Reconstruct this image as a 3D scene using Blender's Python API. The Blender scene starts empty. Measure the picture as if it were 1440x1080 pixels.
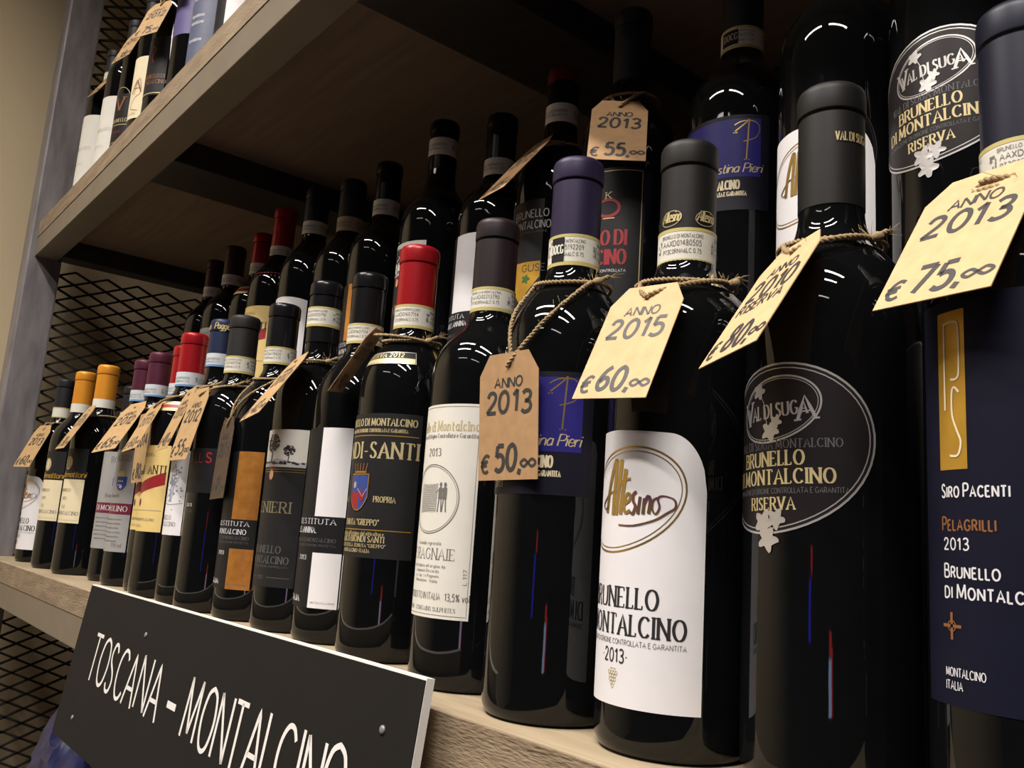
import bpy, math, random
from mathutils import Vector, Matrix
random.seed(7)
C = bpy.context.scene.collection
SC = bpy.context.scene
PI = math.pi
R_ = math.radians

# ------------------------------------------------------------------ camera
cam_d = bpy.data.cameras.new('camera'); cam = bpy.data.objects.new('camera', cam_d); C.objects.link(cam)
cam_d.sensor_width = 36.0; cam_d.lens = 1216.1353 / 1440 * 36; cam_d.clip_start = 0.02
yaw, pitch, roll = R_(39.01335), R_(10.13758), R_(3.86076)
f = Vector((-math.cos(yaw)*math.cos(pitch), math.sin(yaw)*math.cos(pitch), math.sin(pitch)))
r0 = f.cross(Vector((0, 0, 1))).normalized(); u0 = r0.cross(f)
rr = math.cos(roll)*r0 + math.sin(roll)*u0; uu = -math.sin(roll)*r0 + math.cos(roll)*u0
M = Matrix((rr, uu, -f)).transposed().to_4x4(); M.translation = Vector((0.22896, -0.35397, 0.09292))
cam.matrix_world = M
SC.camera = cam
# ------------------------------------------------------------------ world, lamps, exposure
w = bpy.data.worlds.new('world'); SC.world = w; w.use_nodes = True
w.node_tree.nodes['Background'].inputs[0].default_value = (1.0, 0.86, 0.70, 1)
w.node_tree.nodes['Background'].inputs[1].default_value = 0.014
SC.view_settings.view_transform = 'Standard'; SC.view_settings.look = 'None'
SC.view_settings.gamma = 1; SC.view_settings.use_curve_mapping = False
SC.view_settings.exposure = 0.0

def area(name, loc, sx, sy, power, col, target=None):
    d = bpy.data.lights.new(name, 'AREA'); d.shape = 'RECTANGLE'; d.size = sx; d.size_y = sy
    d.energy = power; d.color = col
    o = bpy.data.objects.new(name, d); C.objects.link(o); o.location = loc
    if target is not None:
        o.rotation_euler = (Vector(target)-Vector(loc)).to_track_quat('-Z', 'Y').to_euler()
    return o
WARM = (1.0, 0.92, 0.855)
for i, (x, y, p) in enumerate([(-0.75, -0.80, 20), (0.55, -0.80, 20), (-0.75, -1.25, 20), (0.55, -1.25, 20), (-0.6, -2.4, 7), (0.8, -2.4, 7)]):
    area('ceiling_tube_lamp', (x, y, 1.70), 0.95, 0.08, p, WARM).data.spread = R_(135)
# unseen red, blue and white lamps added for coloured streaks on the bottles
area('streak_lamp', (0.95, -1.62, -0.215), 0.11, 0.18, 0.30, (0.55, 0.65, 1.0), (-.1, 0, 0.03))
area('streak_lamp', (1.03, -1.60, -0.205), 0.06, 0.21, 0.10, (1.0, 0.04, 0.06), (-.1, 0, 0.03))
area('streak_lamp', (0.96, -1.62, -0.095), 0.10, 0.05, 0.06, (1.0, 0.04, 0.05), (-.1, 0, 0.03))
area('streak_lamp', (0.20, -1.85, -0.02), 0.09, 0.15, 0.16, (0.05, 0.04, 1.0), (-.1, 0, 0.1))
area('streak_lamp', (0.26, -1.85, 0.09), 0.07, 0.06, 0.05, (1.0, 0.03, 0.04), (-.1, 0, 0.1))

# ------------------------------------------------------------------ materials
MATS = {}
def mat(name, col, rough=0.5, metal=0.0, coat=0.0, var=0.0, scale=60.0, stretch=(1, 1, 1), bump=0.0, bscale=None, col2=None, emis=None, spec=0.5):
    if name in MATS: return MATS[name]
    m = bpy.data.materials.new(name); m.use_nodes = True; nt = m.node_tree; b = nt.nodes['Principled BSDF']
    b.inputs['Roughness'].default_value = rough; b.inputs['Metallic'].default_value = metal
    b.inputs['Coat Weight'].default_value = coat; b.inputs['Coat Roughness'].default_value = 0.04
    b.inputs['Specular IOR Level'].default_value = spec
    tc = nt.nodes.new('ShaderNodeTexCoord'); mp = nt.nodes.new('ShaderNodeMapping')
    mp.inputs['Scale'].default_value = stretch; nt.links.new(tc.outputs['Object'], mp.inputs['Vector'])
    nz = nt.nodes.new('ShaderNodeTexNoise'); nz.inputs['Scale'].default_value = scale; nz.inputs['Detail'].default_value = 5
    nt.links.new(mp.outputs[0], nz.inputs['Vector'])
    cr = nt.nodes.new('ShaderNodeValToRGB')
    c2 = col2 if col2 else tuple(max(0, c*(1-var)) for c in col)
    cr.color_ramp.elements[0].position = 0.3; cr.color_ramp.elements[1].position = 0.7
    cr.color_ramp.elements[0].color = (*c2, 1); cr.color_ramp.elements[1].color = (*col, 1)
    nt.links.new(nz.outputs['Fac'], cr.inputs[0]); nt.links.new(cr.outputs[0], b.inputs['Base Color'])
    if bump:
        n2 = nz
        if bscale:
            n2 = nt.nodes.new('ShaderNodeTexNoise'); n2.inputs['Scale'].default_value = bscale; nt.links.new(mp.outputs[0], n2.inputs['Vector'])
        bp = nt.nodes.new('ShaderNodeBump'); bp.inputs['Strength'].default_value = bump; bp.inputs['Distance'].default_value = 0.002
        nt.links.new(n2.outputs['Fac'], bp.inputs['Height']); nt.links.new(bp.outputs[0], b.inputs['Normal'])
    MATS[name] = m
    return m
def s2l(*c):
    return tuple(((v/255)/12.92 if v <= 10 else ((v/255+0.055)/1.055)**2.4) for v in c)

GLASS = mat('dark_bottle_glass', (0.004, 0.0045, 0.005), 0.03, bump=0.03, bscale=55, var=.2, spec=0.38)
WHITE = mat('white_paper', (0.80, 0.79, 0.80), 0.6, var=0.04)
OFFW = mat('ivory_paper', (0.76, 0.74, 0.66), 0.6, var=0.05)
CREAM = mat('cream_paper', (0.80, 0.70, 0.47), 0.6, var=0.05)
YELLOW = mat('yellow_paper', (0.78, 0.58, 0.22), 0.55, var=0.06)
GREYP = mat('silver_grey_paper', (0.36, 0.36, 0.355), 0.5, metal=.1, var=0.08)
PGREY = mat('pale_grey_paper', (0.50, 0.50, 0.49), 0.6, var=0.1)
BLACKP = mat('black_paper', (0.012, 0.012, 0.013), 0.5, var=0.2, spec=0.25)
DARKP = mat('charcoal_paper', (0.017, 0.017, 0.018), 0.5, var=0.2, spec=0.25)
BROWNP = mat('black_brown_paper', (0.014, 0.011, 0.012), 0.45, var=0.2, spec=0.25)
NAVYP = mat('navy_paper', (0.0055, 0.0065, 0.019), 0.6, var=0.15, spec=0.15)
NAVYD = mat('dark_navy_paper', (0.006, 0.006, 0.015), 0.5, var=0.15, spec=0.25)
VIOLET = mat('violet_blue_paper', (0.024, 0.020, 0.20), 0.45, var=0.25, spec=0.3)
PURPLEP = mat('purple_paper', (0.10, 0.08, 0.24), 0.5, var=0.15)
SLATEP = mat('slate_blue_paper', (0.10, 0.115, 0.19), 0.5, var=0.15)
GOLD = mat('gold_foil', (0.62, 0.43, 0.13), 0.32, metal=0.85, var=0.15)
PGOLD = mat('pale_gold_print', (0.66, 0.55, 0.28), 0.45, metal=0.3, var=0.1)
DGOLD = mat('dull_gold_print', (0.27, 0.22, 0.13), 0.5, metal=0.2, var=0.1)
OCHRE = mat('ochre_foil', (0.62, 0.36, 0.045), 0.4, metal=0.5, var=0.25)
IRID = mat('iridescent_foil', (0.42, 0.30, 0.07), 0.28, metal=0.8, col2=(0.36, 0.10, 0.30), scale=60)
SILVER = mat('silver_foil', (0.62, 0.60, 0.58), 0.35, metal=0.6, var=0.1)
COPPER = mat('copper_foil', (0.70, 0.31, 0.07), 0.3, metal=0.55, col2=(0.56, 0.22, 0.04), scale=140)
INK = mat('black_ink', (0.02, 0.02, 0.02), 0.5)
GREYINK = mat('grey_ink', (0.16, 0.15, 0.14), 0.6)
FAINT = mat('faint_grey_ink', (0.10, 0.098, 0.10), 0.6)
WINK = mat('white_ink', (0.70, 0.70, 0.72), 0.5)
REDINK = mat('red_ink', (0.30, 0.012, 0.02), 0.5)
ORINK = mat('orange_brown_ink', (0.24, 0.095, 0.03), 0.45)
BLUEINK = mat('blue_ink', (0.03, 0.06, 0.26), 0.5)
BLUEGREY = mat('blue_grey_ink', (0.28, 0.30, 0.38), 0.6)
PINK = mat('flesh_pink_ink', (0.6, 0.28, 0.2), 0.6)
MAROON = mat('maroon_print', (0.16, 0.012, 0.04), 0.5)
MARKER = mat('marker_ink', (0.045, 0.043, 0.042), 0.5)
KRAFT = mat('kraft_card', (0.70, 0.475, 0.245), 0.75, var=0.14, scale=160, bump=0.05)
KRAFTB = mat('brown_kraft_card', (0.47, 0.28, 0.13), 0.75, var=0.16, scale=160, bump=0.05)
KRAFTM = mat('dimmed_kraft_card', (0.50, 0.32, 0.145), 0.75, var=0.16, scale=160, bump=0.05)  # kraft darkened to carry the weaker light on the farther tags
KRAFTD = mat('dark_brown_card', (0.085, 0.050, 0.026), 0.75, var=0.2, scale=160, bump=0.05)  # much darker card than the other tags
TWINE = mat('jute_twine', (0.42, 0.30, 0.15), 0.85, var=0.3, scale=900, bump=0.2)
SEALW = mat('seal_paper', (0.74, 0.73, 0.64), 0.6, var=0.06)
SEALY = mat('seal_yellow_border', (0.56, 0.48, 0.17), 0.5, var=0.1)
SEALB = mat('seal_pale_blue_paper', (0.60, 0.64, 0.67), 0.6, var=0.05)
SEALBB = mat('seal_blue_border', (0.12, 0.27, 0.52), 0.5)
SEALT = mat('seal_tan_paper', (0.52, 0.42, 0.28), 0.6, var=0.06)
WOOD = mat('pale_shelf_wood', s2l(174, 158, 131), 0.7, var=0.0, col2=s2l(146, 130, 104), scale=14, stretch=(0.6, 7, 7), bump=0.12)
EDGE = mat('rough_sawn_board_edge', s2l(152, 134, 108), 0.85, col2=s2l(122, 104, 82), scale=22, stretch=(.8, 4, 4), bump=0.5, bscale=180)
UWOOD = mat('shaded_underside_wood', s2l(138, 118, 100), 0.8, col2=s2l(122, 104, 88), scale=12, stretch=(0.6, 7, 7), bump=0.1)  # board wood in a darker tone that paints in the shade below
STEEL = mat('grey_painted_steel', s2l(128, 118, 102), 0.5, metal=0.15, var=0.12, scale=25)
POST = mat('raw_steel', s2l(150, 146, 148), 0.45, metal=0.25, col2=s2l(112, 109, 112), scale=9, stretch=(5, 5, 1.2), bump=0.05)
MESH = mat('dark_mesh_steel', (0.022, 0.018, 0.016), 0.55, metal=0.4, var=0.3)
BARM = mat('dark_steel_bar', (0.050, 0.046, 0.043), 0.5, metal=0.4, var=0.3)
WALL = mat('beige_wall_paint', s2l(204, 186, 152), 0.85, var=0.05, scale=3, bump=0.05, bscale=220)
RISER = mat('dark_stained_wood', (0.02, 0.016, 0.013), 0.55, var=0.4, scale=14, stretch=(.6, 7, 7))
BOARD = mat('black_sign_board', s2l(27, 25, 23), 0.85, spec=0.2, var=0.12, scale=30)
FOAM = mat('white_board_core', (0.85, 0.83, 0.78), 0.6, var=0.03)
CHALK = mat('white_lettering_paint', (0.78, 0.76, 0.72), 0.6, var=0.03)
FLOOR = mat('dark_floor_tile', (0.045, 0.042, 0.040), 0.5, var=0.2, scale=5)
CEIL = mat('dim_ceiling_paint', (0.20, 0.19, 0.17), 0.9, var=0.1, scale=4)
BAGM = mat('dark_blue_plastic', (0.018, 0.022, 0.085), 0.38, var=0.5, scale=40, bump=0.3)

# ------------------------------------------------------------------ objects
def mesh_obj(name, vs, fs, m, parent=None, smooth=False, mats=None, mi=None):
    me = bpy.data.meshes.new(name); me.from_pydata([tuple(v) for v in vs], [], fs)
    for x in (mats or [m]): me.materials.append(x)
    if smooth == 'auto': me.polygons.foreach_set('use_smooth', [True]*len(me.polygons)); me.set_sharp_from_angle(angle=R_(28))
    if mi: me.polygons.foreach_set('material_index', mi)
    if smooth is True: me.polygons.foreach_set('use_smooth', [True]*len(me.polygons))
    me.update()
    o = bpy.data.objects.new(name, me); C.objects.link(o)
    if parent: o.parent = parent
    return o
def thing(name, label, cat, loc=(0, 0, 0), group=None):
    o = bpy.data.objects.new(name, None); C.objects.link(o); o.empty_display_size = .02
    o.location = loc; o['label'] = label; o['category'] = cat
    if group: o['group'] = group
    return o
def boxg(x0, x1, y0, y1, z0, z1, b=0.0):
    """box with chamfered edges (b)"""
    if b <= 0:
        v = [(x, y, z) for x in (x0, x1) for y in (y0, y1) for z in (z0, z1)]
        fs = [(0, 1, 3, 2), (4, 6, 7, 5), (0, 4, 5, 1), (2, 3, 7, 6), (0, 2, 6, 4), (1, 5, 7, 3)]
        return v, fs
    import bmesh
    bm = bmesh.new(); bmesh.ops.create_cube(bm, size=1)
    for v in bm.verts:
        v.co = Vector(((x0+x1)/2+v.co.x*(x1-x0), (y0+y1)/2+v.co.y*(y1-y0), (z0+z1)/2+v.co.z*(z1-z0)))
    bmesh.ops.bevel(bm, geom=bm.edges[:], offset=b, segments=2, affect='EDGES', profile=.6)
    bm.verts.index_update()
    v = [tuple(x.co) for x in bm.verts]; fs = [tuple(q.index for q in p.verts) for p in bm.faces]; bm.free()
    return v, fs
def merge(parts):
    V, F = [], []
    for v, fs in parts:
        n = len(V); V += list(v); F += [tuple(i+n for i in q) for q in fs]
    return V, F
def revolve(profile, seg):
    V, F = [], []; rings = []
    for (r, z) in profile:
        if r < 1e-6: rings.append([len(V)]); V.append((0, 0, z))
        else:
            rings.append(list(range(len(V), len(V)+seg)))
            V += [(r*math.cos(2*PI*k/seg), r*math.sin(2*PI*k/seg), z) for k in range(seg)]
    for a, b in zip(rings, rings[1:]):
        for k in range(seg):
            k2 = (k+1) % seg
            if len(a) == 1 and len(b) == 1: continue
            if len(a) == 1: F.append((a[0], b[k2], b[k]))
            elif len(b) == 1: F.append((a[k], a[k2], b[0]))
            else: F.append((a[k], a[k2], b[k2], b[k]))
    return V, F
def catmull(pts, n=5, closed=False):
    P = [tuple(p) for p in pts]; out = []
    L = len(P)
    if L < 3: return P
    for i in range(L if closed else L-1):
        g = (lambda k: P[k % L]) if closed else (lambda k: P[max(0, min(L-1, k))])
        p0, p1, p2, p3 = g(i-1), g(i), g(i+1), g(i+2)
        for k in range(n):
            t = k/n
            out.append(tuple(0.5*((2*b)+(-a+c)*t+(2*a-5*b+4*c-d)*t*t+(-a+3*b-3*c+d)*t**3) for a, b, c, d in zip(p0, p1, p2, p3)))
    if not closed: out.append(P[-1])
    return out

# ------------------------------------------------------------------ a small stroke alphabet (cap height 1)
G = {
'A': (.78, "0,0 .39,1 .78,0|.14,.34 .64,.34"), 'B': (.64, "0,0 0,1|~0,1 .36,1 .53,.9 .53,.63 .38,.53 0,.53|~0,.53 .42,.52 .62,.4 .62,.13 .44,0 0,0"),
'C': (.74, "~.72,.82 .55,.97 .3,.97 .09,.78 .02,.5 .09,.22 .3,.03 .55,.03 .73,.17"), 'D': (.76, "0,0 0,1|~0,1 .34,1 .62,.86 .74,.5 .62,.14 .34,0 0,0"),
'E': (.56, "0,0 0,1|0,1 .52,1|0,.52 .42,.52|0,0 .55,0"), 'F': (.53, "0,0 0,1|0,1 .52,1|0,.52 .42,.52"),
'G': (.8, "~.74,.82 .56,.97 .3,.97 .09,.78 .02,.5 .09,.22 .3,.03 .56,.03 .76,.2|.76,.2 .76,.45|.76,.45 .5,.45"),
'H': (.72, "0,0 0,1|.72,0 .72,1|0,.52 .72,.52"), 'I': (.08, ".04,0 .04,1"), 'J': (.4, "~.4,1 .4,.25 .25,0 0,.1"), 'K': (.66, "0,0 0,1|.62,1 0,.45|.2,.6 .66,0"),
'L': (.44, "0,1 0,0|0,0 .46,0"), 'M': (.9, "0,0 .07,1|.07,1 .45,.1|.45,.1 .83,1|.83,1 .9,0"), 'N': (.74, "0,0 0,1|0,1 .74,0|.74,0 .74,1"),
'O': (.86, "~.43,1 .16,.88 .02,.5 .16,.12 .43,0 .7,.12 .84,.5 .7,.88 .43,1"), 'P': (.58, "0,0 0,1|~0,1 .36,1 .56,.88 .56,.6 .36,.47 0,.47"),
'Q': (.86, "~.43,1 .16,.88 .02,.5 .16,.12 .43,0 .7,.12 .84,.5 .7,.88 .43,1|.5,.25 .85,-.12"), 'R': (.64, "0,0 0,1|~0,1 .36,1 .55,.88 .55,.62 .36,.5 0,.5|.3,.5 .64,0"),
'S': (.54, "~.5,.84 .36,.98 .16,.97 .04,.78 .12,.6 .4,.42 .52,.22 .4,.03 .16,.02 .02,.16"), 'T': (.66, "0,1 .66,1|.33,1 .33,0"),
'U': (.72, "~0,1 0,.3 .12,.05 .36,0 .6,.05 .72,.3 .72,1"), 'V': (.74, "0,1 .37,0|.37,0 .74,1"), 'W': (1.05, "0,1 .25,0|.25,0 .52,1|.52,1 .8,0|.8,0 1.05,1"),
'X': (.68, "0,1 .68,0|0,0 .68,1"), 'Y': (.66, "0,1 .33,.5|.66,1 .33,.5|.33,.5 .33,0"), 'Z': (.62, "0,1 .6,1|.6,1 0,0|0,0 .62,0"),
'a': (.5, "~.46,.48 .3,.63 .1,.52 .03,.3 .12,.04 .28,.02 .46,.2|.48,.63 .48,0"), 'b': (.5, "0,1 0,0|~0,.4 .2,.63 .42,.54 .5,.32 .42,.08 .2,0 0,.15"),
'c': (.45, "~.44,.52 .28,.64 .1,.54 .03,.32 .1,.08 .28,0 .45,.12"), 'd': (.5, ".48,1 .48,0|~.48,.4 .3,.63 .1,.54 .02,.32 .1,.08 .3,0 .48,.15"),
'e': (.48, "~.04,.34 .46,.34 .44,.53 .27,.64 .1,.54 .03,.32 .1,.08 .28,0 .46,.12"), 'f': (.34, "~.36,.93 .24,1 .14,.85 .14,.5 .14,0|0,.62 .32,.62"),
'g': (.5, "~.46,.48 .3,.63 .1,.52 .03,.3 .12,.06 .28,.02 .46,.2|~.48,.63 .48,-.1 .36,-.3 .14,-.3 .03,-.2"), 'h': (.48, "0,1 0,0|~0,.42 .2,.62 .4,.56 .46,.4 .46,0"),
'i': (.08, ".04,.62 .04,0|.04,.82 .04,.9"), 'l': (.08, ".04,1 .04,0"), 'm': (.8, "0,.62 0,0|~0,.42 .18,.62 .34,.56 .39,.4 .39,0|~.39,.42 .57,.62 .73,.56 .78,.4 .78,0"),
'n': (.48, "0,.62 0,0|~0,.42 .2,.62 .4,.56 .46,.4 .46,0"), 'o': (.52, "~.26,.64 .1,.56 .02,.32 .1,.08 .26,0 .42,.08 .5,.32 .42,.56 .26,.64"),
'p': (.5, "0,.62 0,-.3|~0,.4 .2,.63 .42,.54 .5,.32 .42,.08 .2,0 0,.15"), 'q': (.5, ".48,.62 .48,-.3|~.48,.4 .3,.63 .1,.54 .02,.32 .1,.08 .3,0 .48,.15"),
'r': (.34, "0,.62 0,0|~0,.4 .14,.58 .34,.6"), 's': (.4, "~.37,.52 .22,.63 .06,.52 .14,.38 .34,.24 .38,.1 .2,0 .02,.1"),
't': (.34, "~.14,.9 .14,.14 .22,0 .34,.06|0,.62 .32,.62"), 'u': (.48, "~.02,.62 .02,.2 .1,.02 .3,.04 .46,.22|.46,.62 .46,0"),
'v': (.48, "0,.62 .24,0|.24,0 .48,.62"), 'z': (.42, "0,.62 .4,.62|.4,.62 0,0|0,0 .42,0"), 'x': (.45, "0,.62 .45,0|0,0 .45,.62"), 'y': (.48, "0,.62 .24,0|.48,.62 .12,-.3"), 'k': (.45, "0,1 0,0|.4,.62 0,.25|.14,.36 .45,0"), 'w': (.7, "0,.62 .18,0|.18,0 .35,.6|.35,.6 .52,0|.52,0 .7,.62"), 'j': (.2, "~.16,.62 .16,-.2 0,-.3"),
'0': (.58, "~.29,1 .1,.86 .02,.5 .1,.14 .29,0 .48,.14 .56,.5 .48,.86 .29,1"), '1': (.3, "0,.75 .22,1|.22,1 .22,0"),
'2': (.56, "~.03,.76 .14,.97 .36,.98 .5,.8 .42,.52 .2,.25 .02,.02|.02,.02 .56,.02"), '3': (.54, "~.04,.88 .2,1 .42,.94 .48,.74 .36,.55 .2,.52 .42,.47 .53,.26 .42,.05 .18,0 .02,.12"),
'4': (.6, ".44,0 .44,1|.44,1 0,.3|0,.3 .6,.3"), '5': (.54, ".48,1 .1,1|.1,1 .06,.55|~.06,.55 .28,.63 .47,.52 .52,.28 .42,.06 .2,0 .02,.1"),
'6': (.56, "~.46,.98 .22,.8 .05,.45 .05,.18 .2,0 .4,.03 .53,.22 .46,.44 .28,.5 .08,.32"), '7': (.54, "0,1 .54,1|.54,1 .18,0"), '8': (.56, "~.28,.53 .08,.7 .12,.93 .28,1 .44,.93 .48,.7 .28,.53 .05,.32 .08,.08 .28,0 .48,.08 .51,.32 .28,.53"),
'9': (.56, "~.5,.7 .36,.5 .14,.52 .04,.72 .14,.95 .34,1 .5,.82 .48,.45 .3,.05"),
'.': (.1, ".05,0 .05,.07"), ',': (.12, ".08,.06 .02,-.16"), '-': (.36, "0,.4 .36,.4"), '"': (.22, ".04,1 .04,.78|.18,1 .18,.78"), '%': (.8, "~.18,1 .04,.78 .18,.56 .32,.78 .18,1|.68,1 .12,0|~.62,.44 .48,.22 .62,0 .76,.22 .62,.44"),
'\u00b7': (.14, ".07,.42 .07,.5"), '+': (.5, "0,.45 .5,.45|.25,.2 .25,.7"), "'": (.1, ".05,1 .05,.78"),
# handwritten forms used on the tags
'\u20ac': (.66, "~.62,.9 .4,1 .18,.8 .12,.45 .2,.1 .42,0 .6,.1|0,.58 .52,.66|0,.36 .46,.44"),
'\u00f8': (.8, "~.4,.3 .2,.52 .02,.3 .2,.06 .4,.3 .6,.54 .8,.3 .62,.06 .4,.3"),
}
GC = {}
def glyph(ch):
    if ch in GC: return GC[ch]
    if ch not in G: return None
    wd, st = G[ch]; out = []
    for s in st.split('|'):
        sm = s[0] == '~'
        pts = [tuple(float(a) for a in q.split(',')) for q in s.lstrip('~').split()]
        out.append((catmull(pts, 4) if sm else pts, sm))
    GC[ch] = (wd, out)
    return GC[ch]

class Lay:
    """collects printed shapes (s, t in metres) and lays them on a surface"""
    def __init__(self, mapf): self.m = mapf; self.d = {}
    def _put(self, part, material, quad, lift):
        V, F = self.d.setdefault((part, material.name), ([], []))
        n = len(V); V += [self.m(a, b, lift) for a, b in quad]; F.append(tuple(range(n, n+len(quad))))
    def ribbon(self, part, material, pts, width, lift=.00032, closed=False, wf=None):
        P = [pts[0]]
        for p in pts[1:]:
            q = P[-1]; n = max(1, int(math.hypot(p[0]-q[0], p[1]-q[1])/.004)+0)
            for k in range(1, n+1): P.append((q[0]+(p[0]-q[0])*k/n, q[1]+(p[1]-q[1])*k/n))
        P = [p for i, p in enumerate(P) if i == 0 or math.hypot(p[0]-P[i-1][0], p[1]-P[i-1][1]) > 1e-7]
        if len(P) < 2: return
        Lf, Rt = [], []
        for i, p in enumerate(P):
            a = P[i-1] if i else (P[-2] if closed else p); b = P[i+1] if i < len(P)-1 else (P[1] if closed else p)
            dx, dy = b[0]-a[0], b[1]-a[1]; l = math.hypot(dx, dy) or 1
            dx /= l; dy /= l
            hw = width*(wf(dx, dy) if wf else 1)/2
            Lf.append((p[0]-dy*hw, p[1]+dx*hw)); Rt.append((p[0]+dy*hw, p[1]-dx*hw))
        V, F = self.d.setdefault((part, material.name), ([], []))
        n = len(V)
        for a, b in zip(Lf, Rt): V += [self.m(*a, lift), self.m(*b, lift)]
        for i in range(len(P)-1): F.append((n+2*i, n+2*i+1, n+2*i+3, n+2*i+2))
    def fill(self, part, material, s0, s1, lo, hi, lift=.0002, n=None, nt=1):
        lo_ = lo if callable(lo) else (lambda s: lo); hi_ = hi if callable(hi) else (lambda s: hi)
        n = n or max(2, int(abs(s1-s0)/.003)+1)
        V, F = self.d.setdefault((part, material.name), ([], [])); b = len(V)
        for i in range(n+1):
            s = s0+(s1-s0)*i/n; a, c = lo_(s), hi_(s)
            for j in range(nt+1): V.append(self.m(s, a+(c-a)*j/nt, lift))
        for i in range(n):
            for j in range(nt):
                q = b+i*(nt+1)+j; F.append((q, q+nt+1, q+nt+2, q+1))
    def blob(self, part, material, s, t, rx, ry, lift=.0003, n=14, lobes=0, amp=0., ph=0., jit=0.):
        V, F = self.d.setdefault((part, material.name), ([], [])); b = len(V)
        V.append(self.m(s, t, lift))
        for k in range(n):
            a = 2*PI*k/n; q = 1+amp*math.cos(lobes*a+ph)+random.uniform(-jit, jit)
            V.append(self.m(s+rx*q*math.cos(a), t+ry*q*math.sin(a), lift))
        for k in range(n): F.append((b, b+1+k, b+1+(k+1) % n))
    def ellipse(self, part, material, s, t, a, b, tilt, width, lift=.00032, n=56, a0=0, a1=360):
        pts = []
        for k in range(n+1):
            q = R_(a0+(a1-a0)*k/n); x, y = a*math.cos(q), b*math.sin(q)
            pts.append((s+x*math.cos(tilt)-y*math.sin(tilt), t+x*math.sin(tilt)+y*math.cos(tilt)))
        self.ribbon(part, material, pts, width, lift, closed=(a1-a0 == 360))
    def text(self, part, material, string, s, t, h, width=None, style='serif', anchor='c', weight=None, lift=.00034, rot=0., gap=None, slant=0., jit=0.):
        caps = []; x = 0
        gp = gap if gap is not None else {'serif': .30, 'sans': .24, 'hand': .2, 'script': .1}[style]
        for ch in string:
            k = 1.0
            if ch == ' ': x += .38; continue
            g = glyph(ch)
            if g is None: continue
            caps.append((g, x)); x += g[0]*k+gp
        tot = x-gp
        xs = (width/tot) if width else h
        wt = (weight or {'serif': .15, 'sans': .125, 'hand': .15, 'script': .11}[style])*h
        if style == 'serif': wf = lambda dx, dy: .36+.64*abs(dy)
        elif style == 'script': wf = lambda dx, dy: .45+.75*max(0, abs(dy*.9+dx*.3))
        else: wf = None
        ax = {'c': -tot*xs/2, 'l': 0, 'r': -tot*xs}[anchor]
        cr, sr = math.cos(rot), math.sin(rot)
        def tr(px, py, jx=0, jy=0):
            X = ax+px*xs+slant*py*h+jx; Y = py*h+jy
            return (s+X*cr-Y*sr, t+X*sr+Y*cr)
        for (gw, st), x0 in caps:
            jx, jy = random.uniform(-jit, jit)*h, random.uniform(-jit, jit)*h
            for pts, sm in st:
                P = [tr(px+x0, py, jx, jy) for px, py in pts]
                self.ribbon(part, material, P, wt, lift, wf=wf, closed=(sm and pts[0] == pts[-1]))
                if style == 'serif' and not sm and h > .0022:
                    for e, o in ((pts[0], pts[1]), (pts[-1], pts[-2])):
                        dx, dy = abs(e[0]-o[0]), abs(e[1]-o[1])
                        if dy > dx*.8 and (e[1] < .03 or e[1] > .6):
                            self.ribbon(part, material, [tr(e[0]+x0-.16, e[1], jx, jy), tr(e[0]+x0+.16, e[1], jx, jy)], wt*.5, lift)
                        elif dx > dy and (pts[0][1] in (0, 1, .62)) and e[0] > .3:
                            sg = -1 if e[1] > .5 else 1
                            self.ribbon(part, material, [tr(e[0]+x0, e[1], jx, jy), tr(e[0]+x0+.01, e[1]+sg*.17, jx, jy)], wt*.5, lift)
        return tot*xs
    def build(self, parent, smooth=True):
        out = {}
        for (part, mn), (V, F) in self.d.items():
            out[(part, mn)] = mesh_obj(part, V, F, MATS[mn], parent, smooth)
        return out

# ------------------------------------------------------------------ bottles
BR = .0375
def shoulder_profile(h):
    P = [(.0, .010), (.012, .009), (.024, .004), (.030, .0006), (.0335, .0002), (.0358, .0022), (.0372, .0065), (.0375, .012), (.0375, .05), (.0375, .12), (.0375, .186)]
    dz = h-.315
    S = [(.0375, .190), (.0370, .2005), (.0352, .2105), (.0315, .2195), (.0260, .2275), (.0205, .2345), (.0168, .2405), (.0151, .2475), (.0146, .256), (.0144, .270), (.0144, .30)]
    S2 = catmull([(r, z+dz*min(1, (z-.19)/.06)) for r, z in S], 4)
    return P+S2+[(.0, .3015+dz)]
def prof_r(z, h=.315):
    P = shoulder_profile(h); P = [p for p in P if p[1] >= .012 and p[0] > 0.001]
    if z <= P[0][1]: return BR
    for (ra, za), (rb, zb) in zip(P, P[1:]):
        if za <= z <= zb: return ra+(rb-ra)*(z-za)/max(1e-9, zb-za)
    return .0155
MC = {}
def shared(key, fn, name, m):
    if key not in MC:
        v, fs = fn(); me = bpy.data.meshes.new(name); me.from_pydata(v, [], fs); me.materials.append(m)
        me.polygons.foreach_set('use_smooth', [True]*len(me.polygons)); me.update(); MC[key] = me
    return MC[key]
def cap_profile(h, rc, zb):
    return [(rc*.955, zb), (rc*.985, zb+.0004), (rc*.99, zb+.012), (rc*.985, h-.0162), (rc*.945, h-.0158), (rc*.945, h-.0149), (rc*1.02, h-.0144), (rc*1.03, h-.0138), (rc*1.03, h-.0050), (rc*1.015, h-.0034), (rc*.97, h-.0018), (rc*.90, h-.0008), (rc*.80, h-.0002), (rc*.5, h-.0006), (0, h-.0007)]
def cyl_map(R): return lambda s, t, l: (math.sin(s/R)*(R+l), -math.cos(s/R)*(R+l), t)
def skin_map(h): return lambda s, t, l: (math.sin(s/BR)*(prof_r(t, h)+l), -math.cos(s/BR)*(prof_r(t, h)+l), t)
D = lambda deg: R_(deg)*BR

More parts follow.
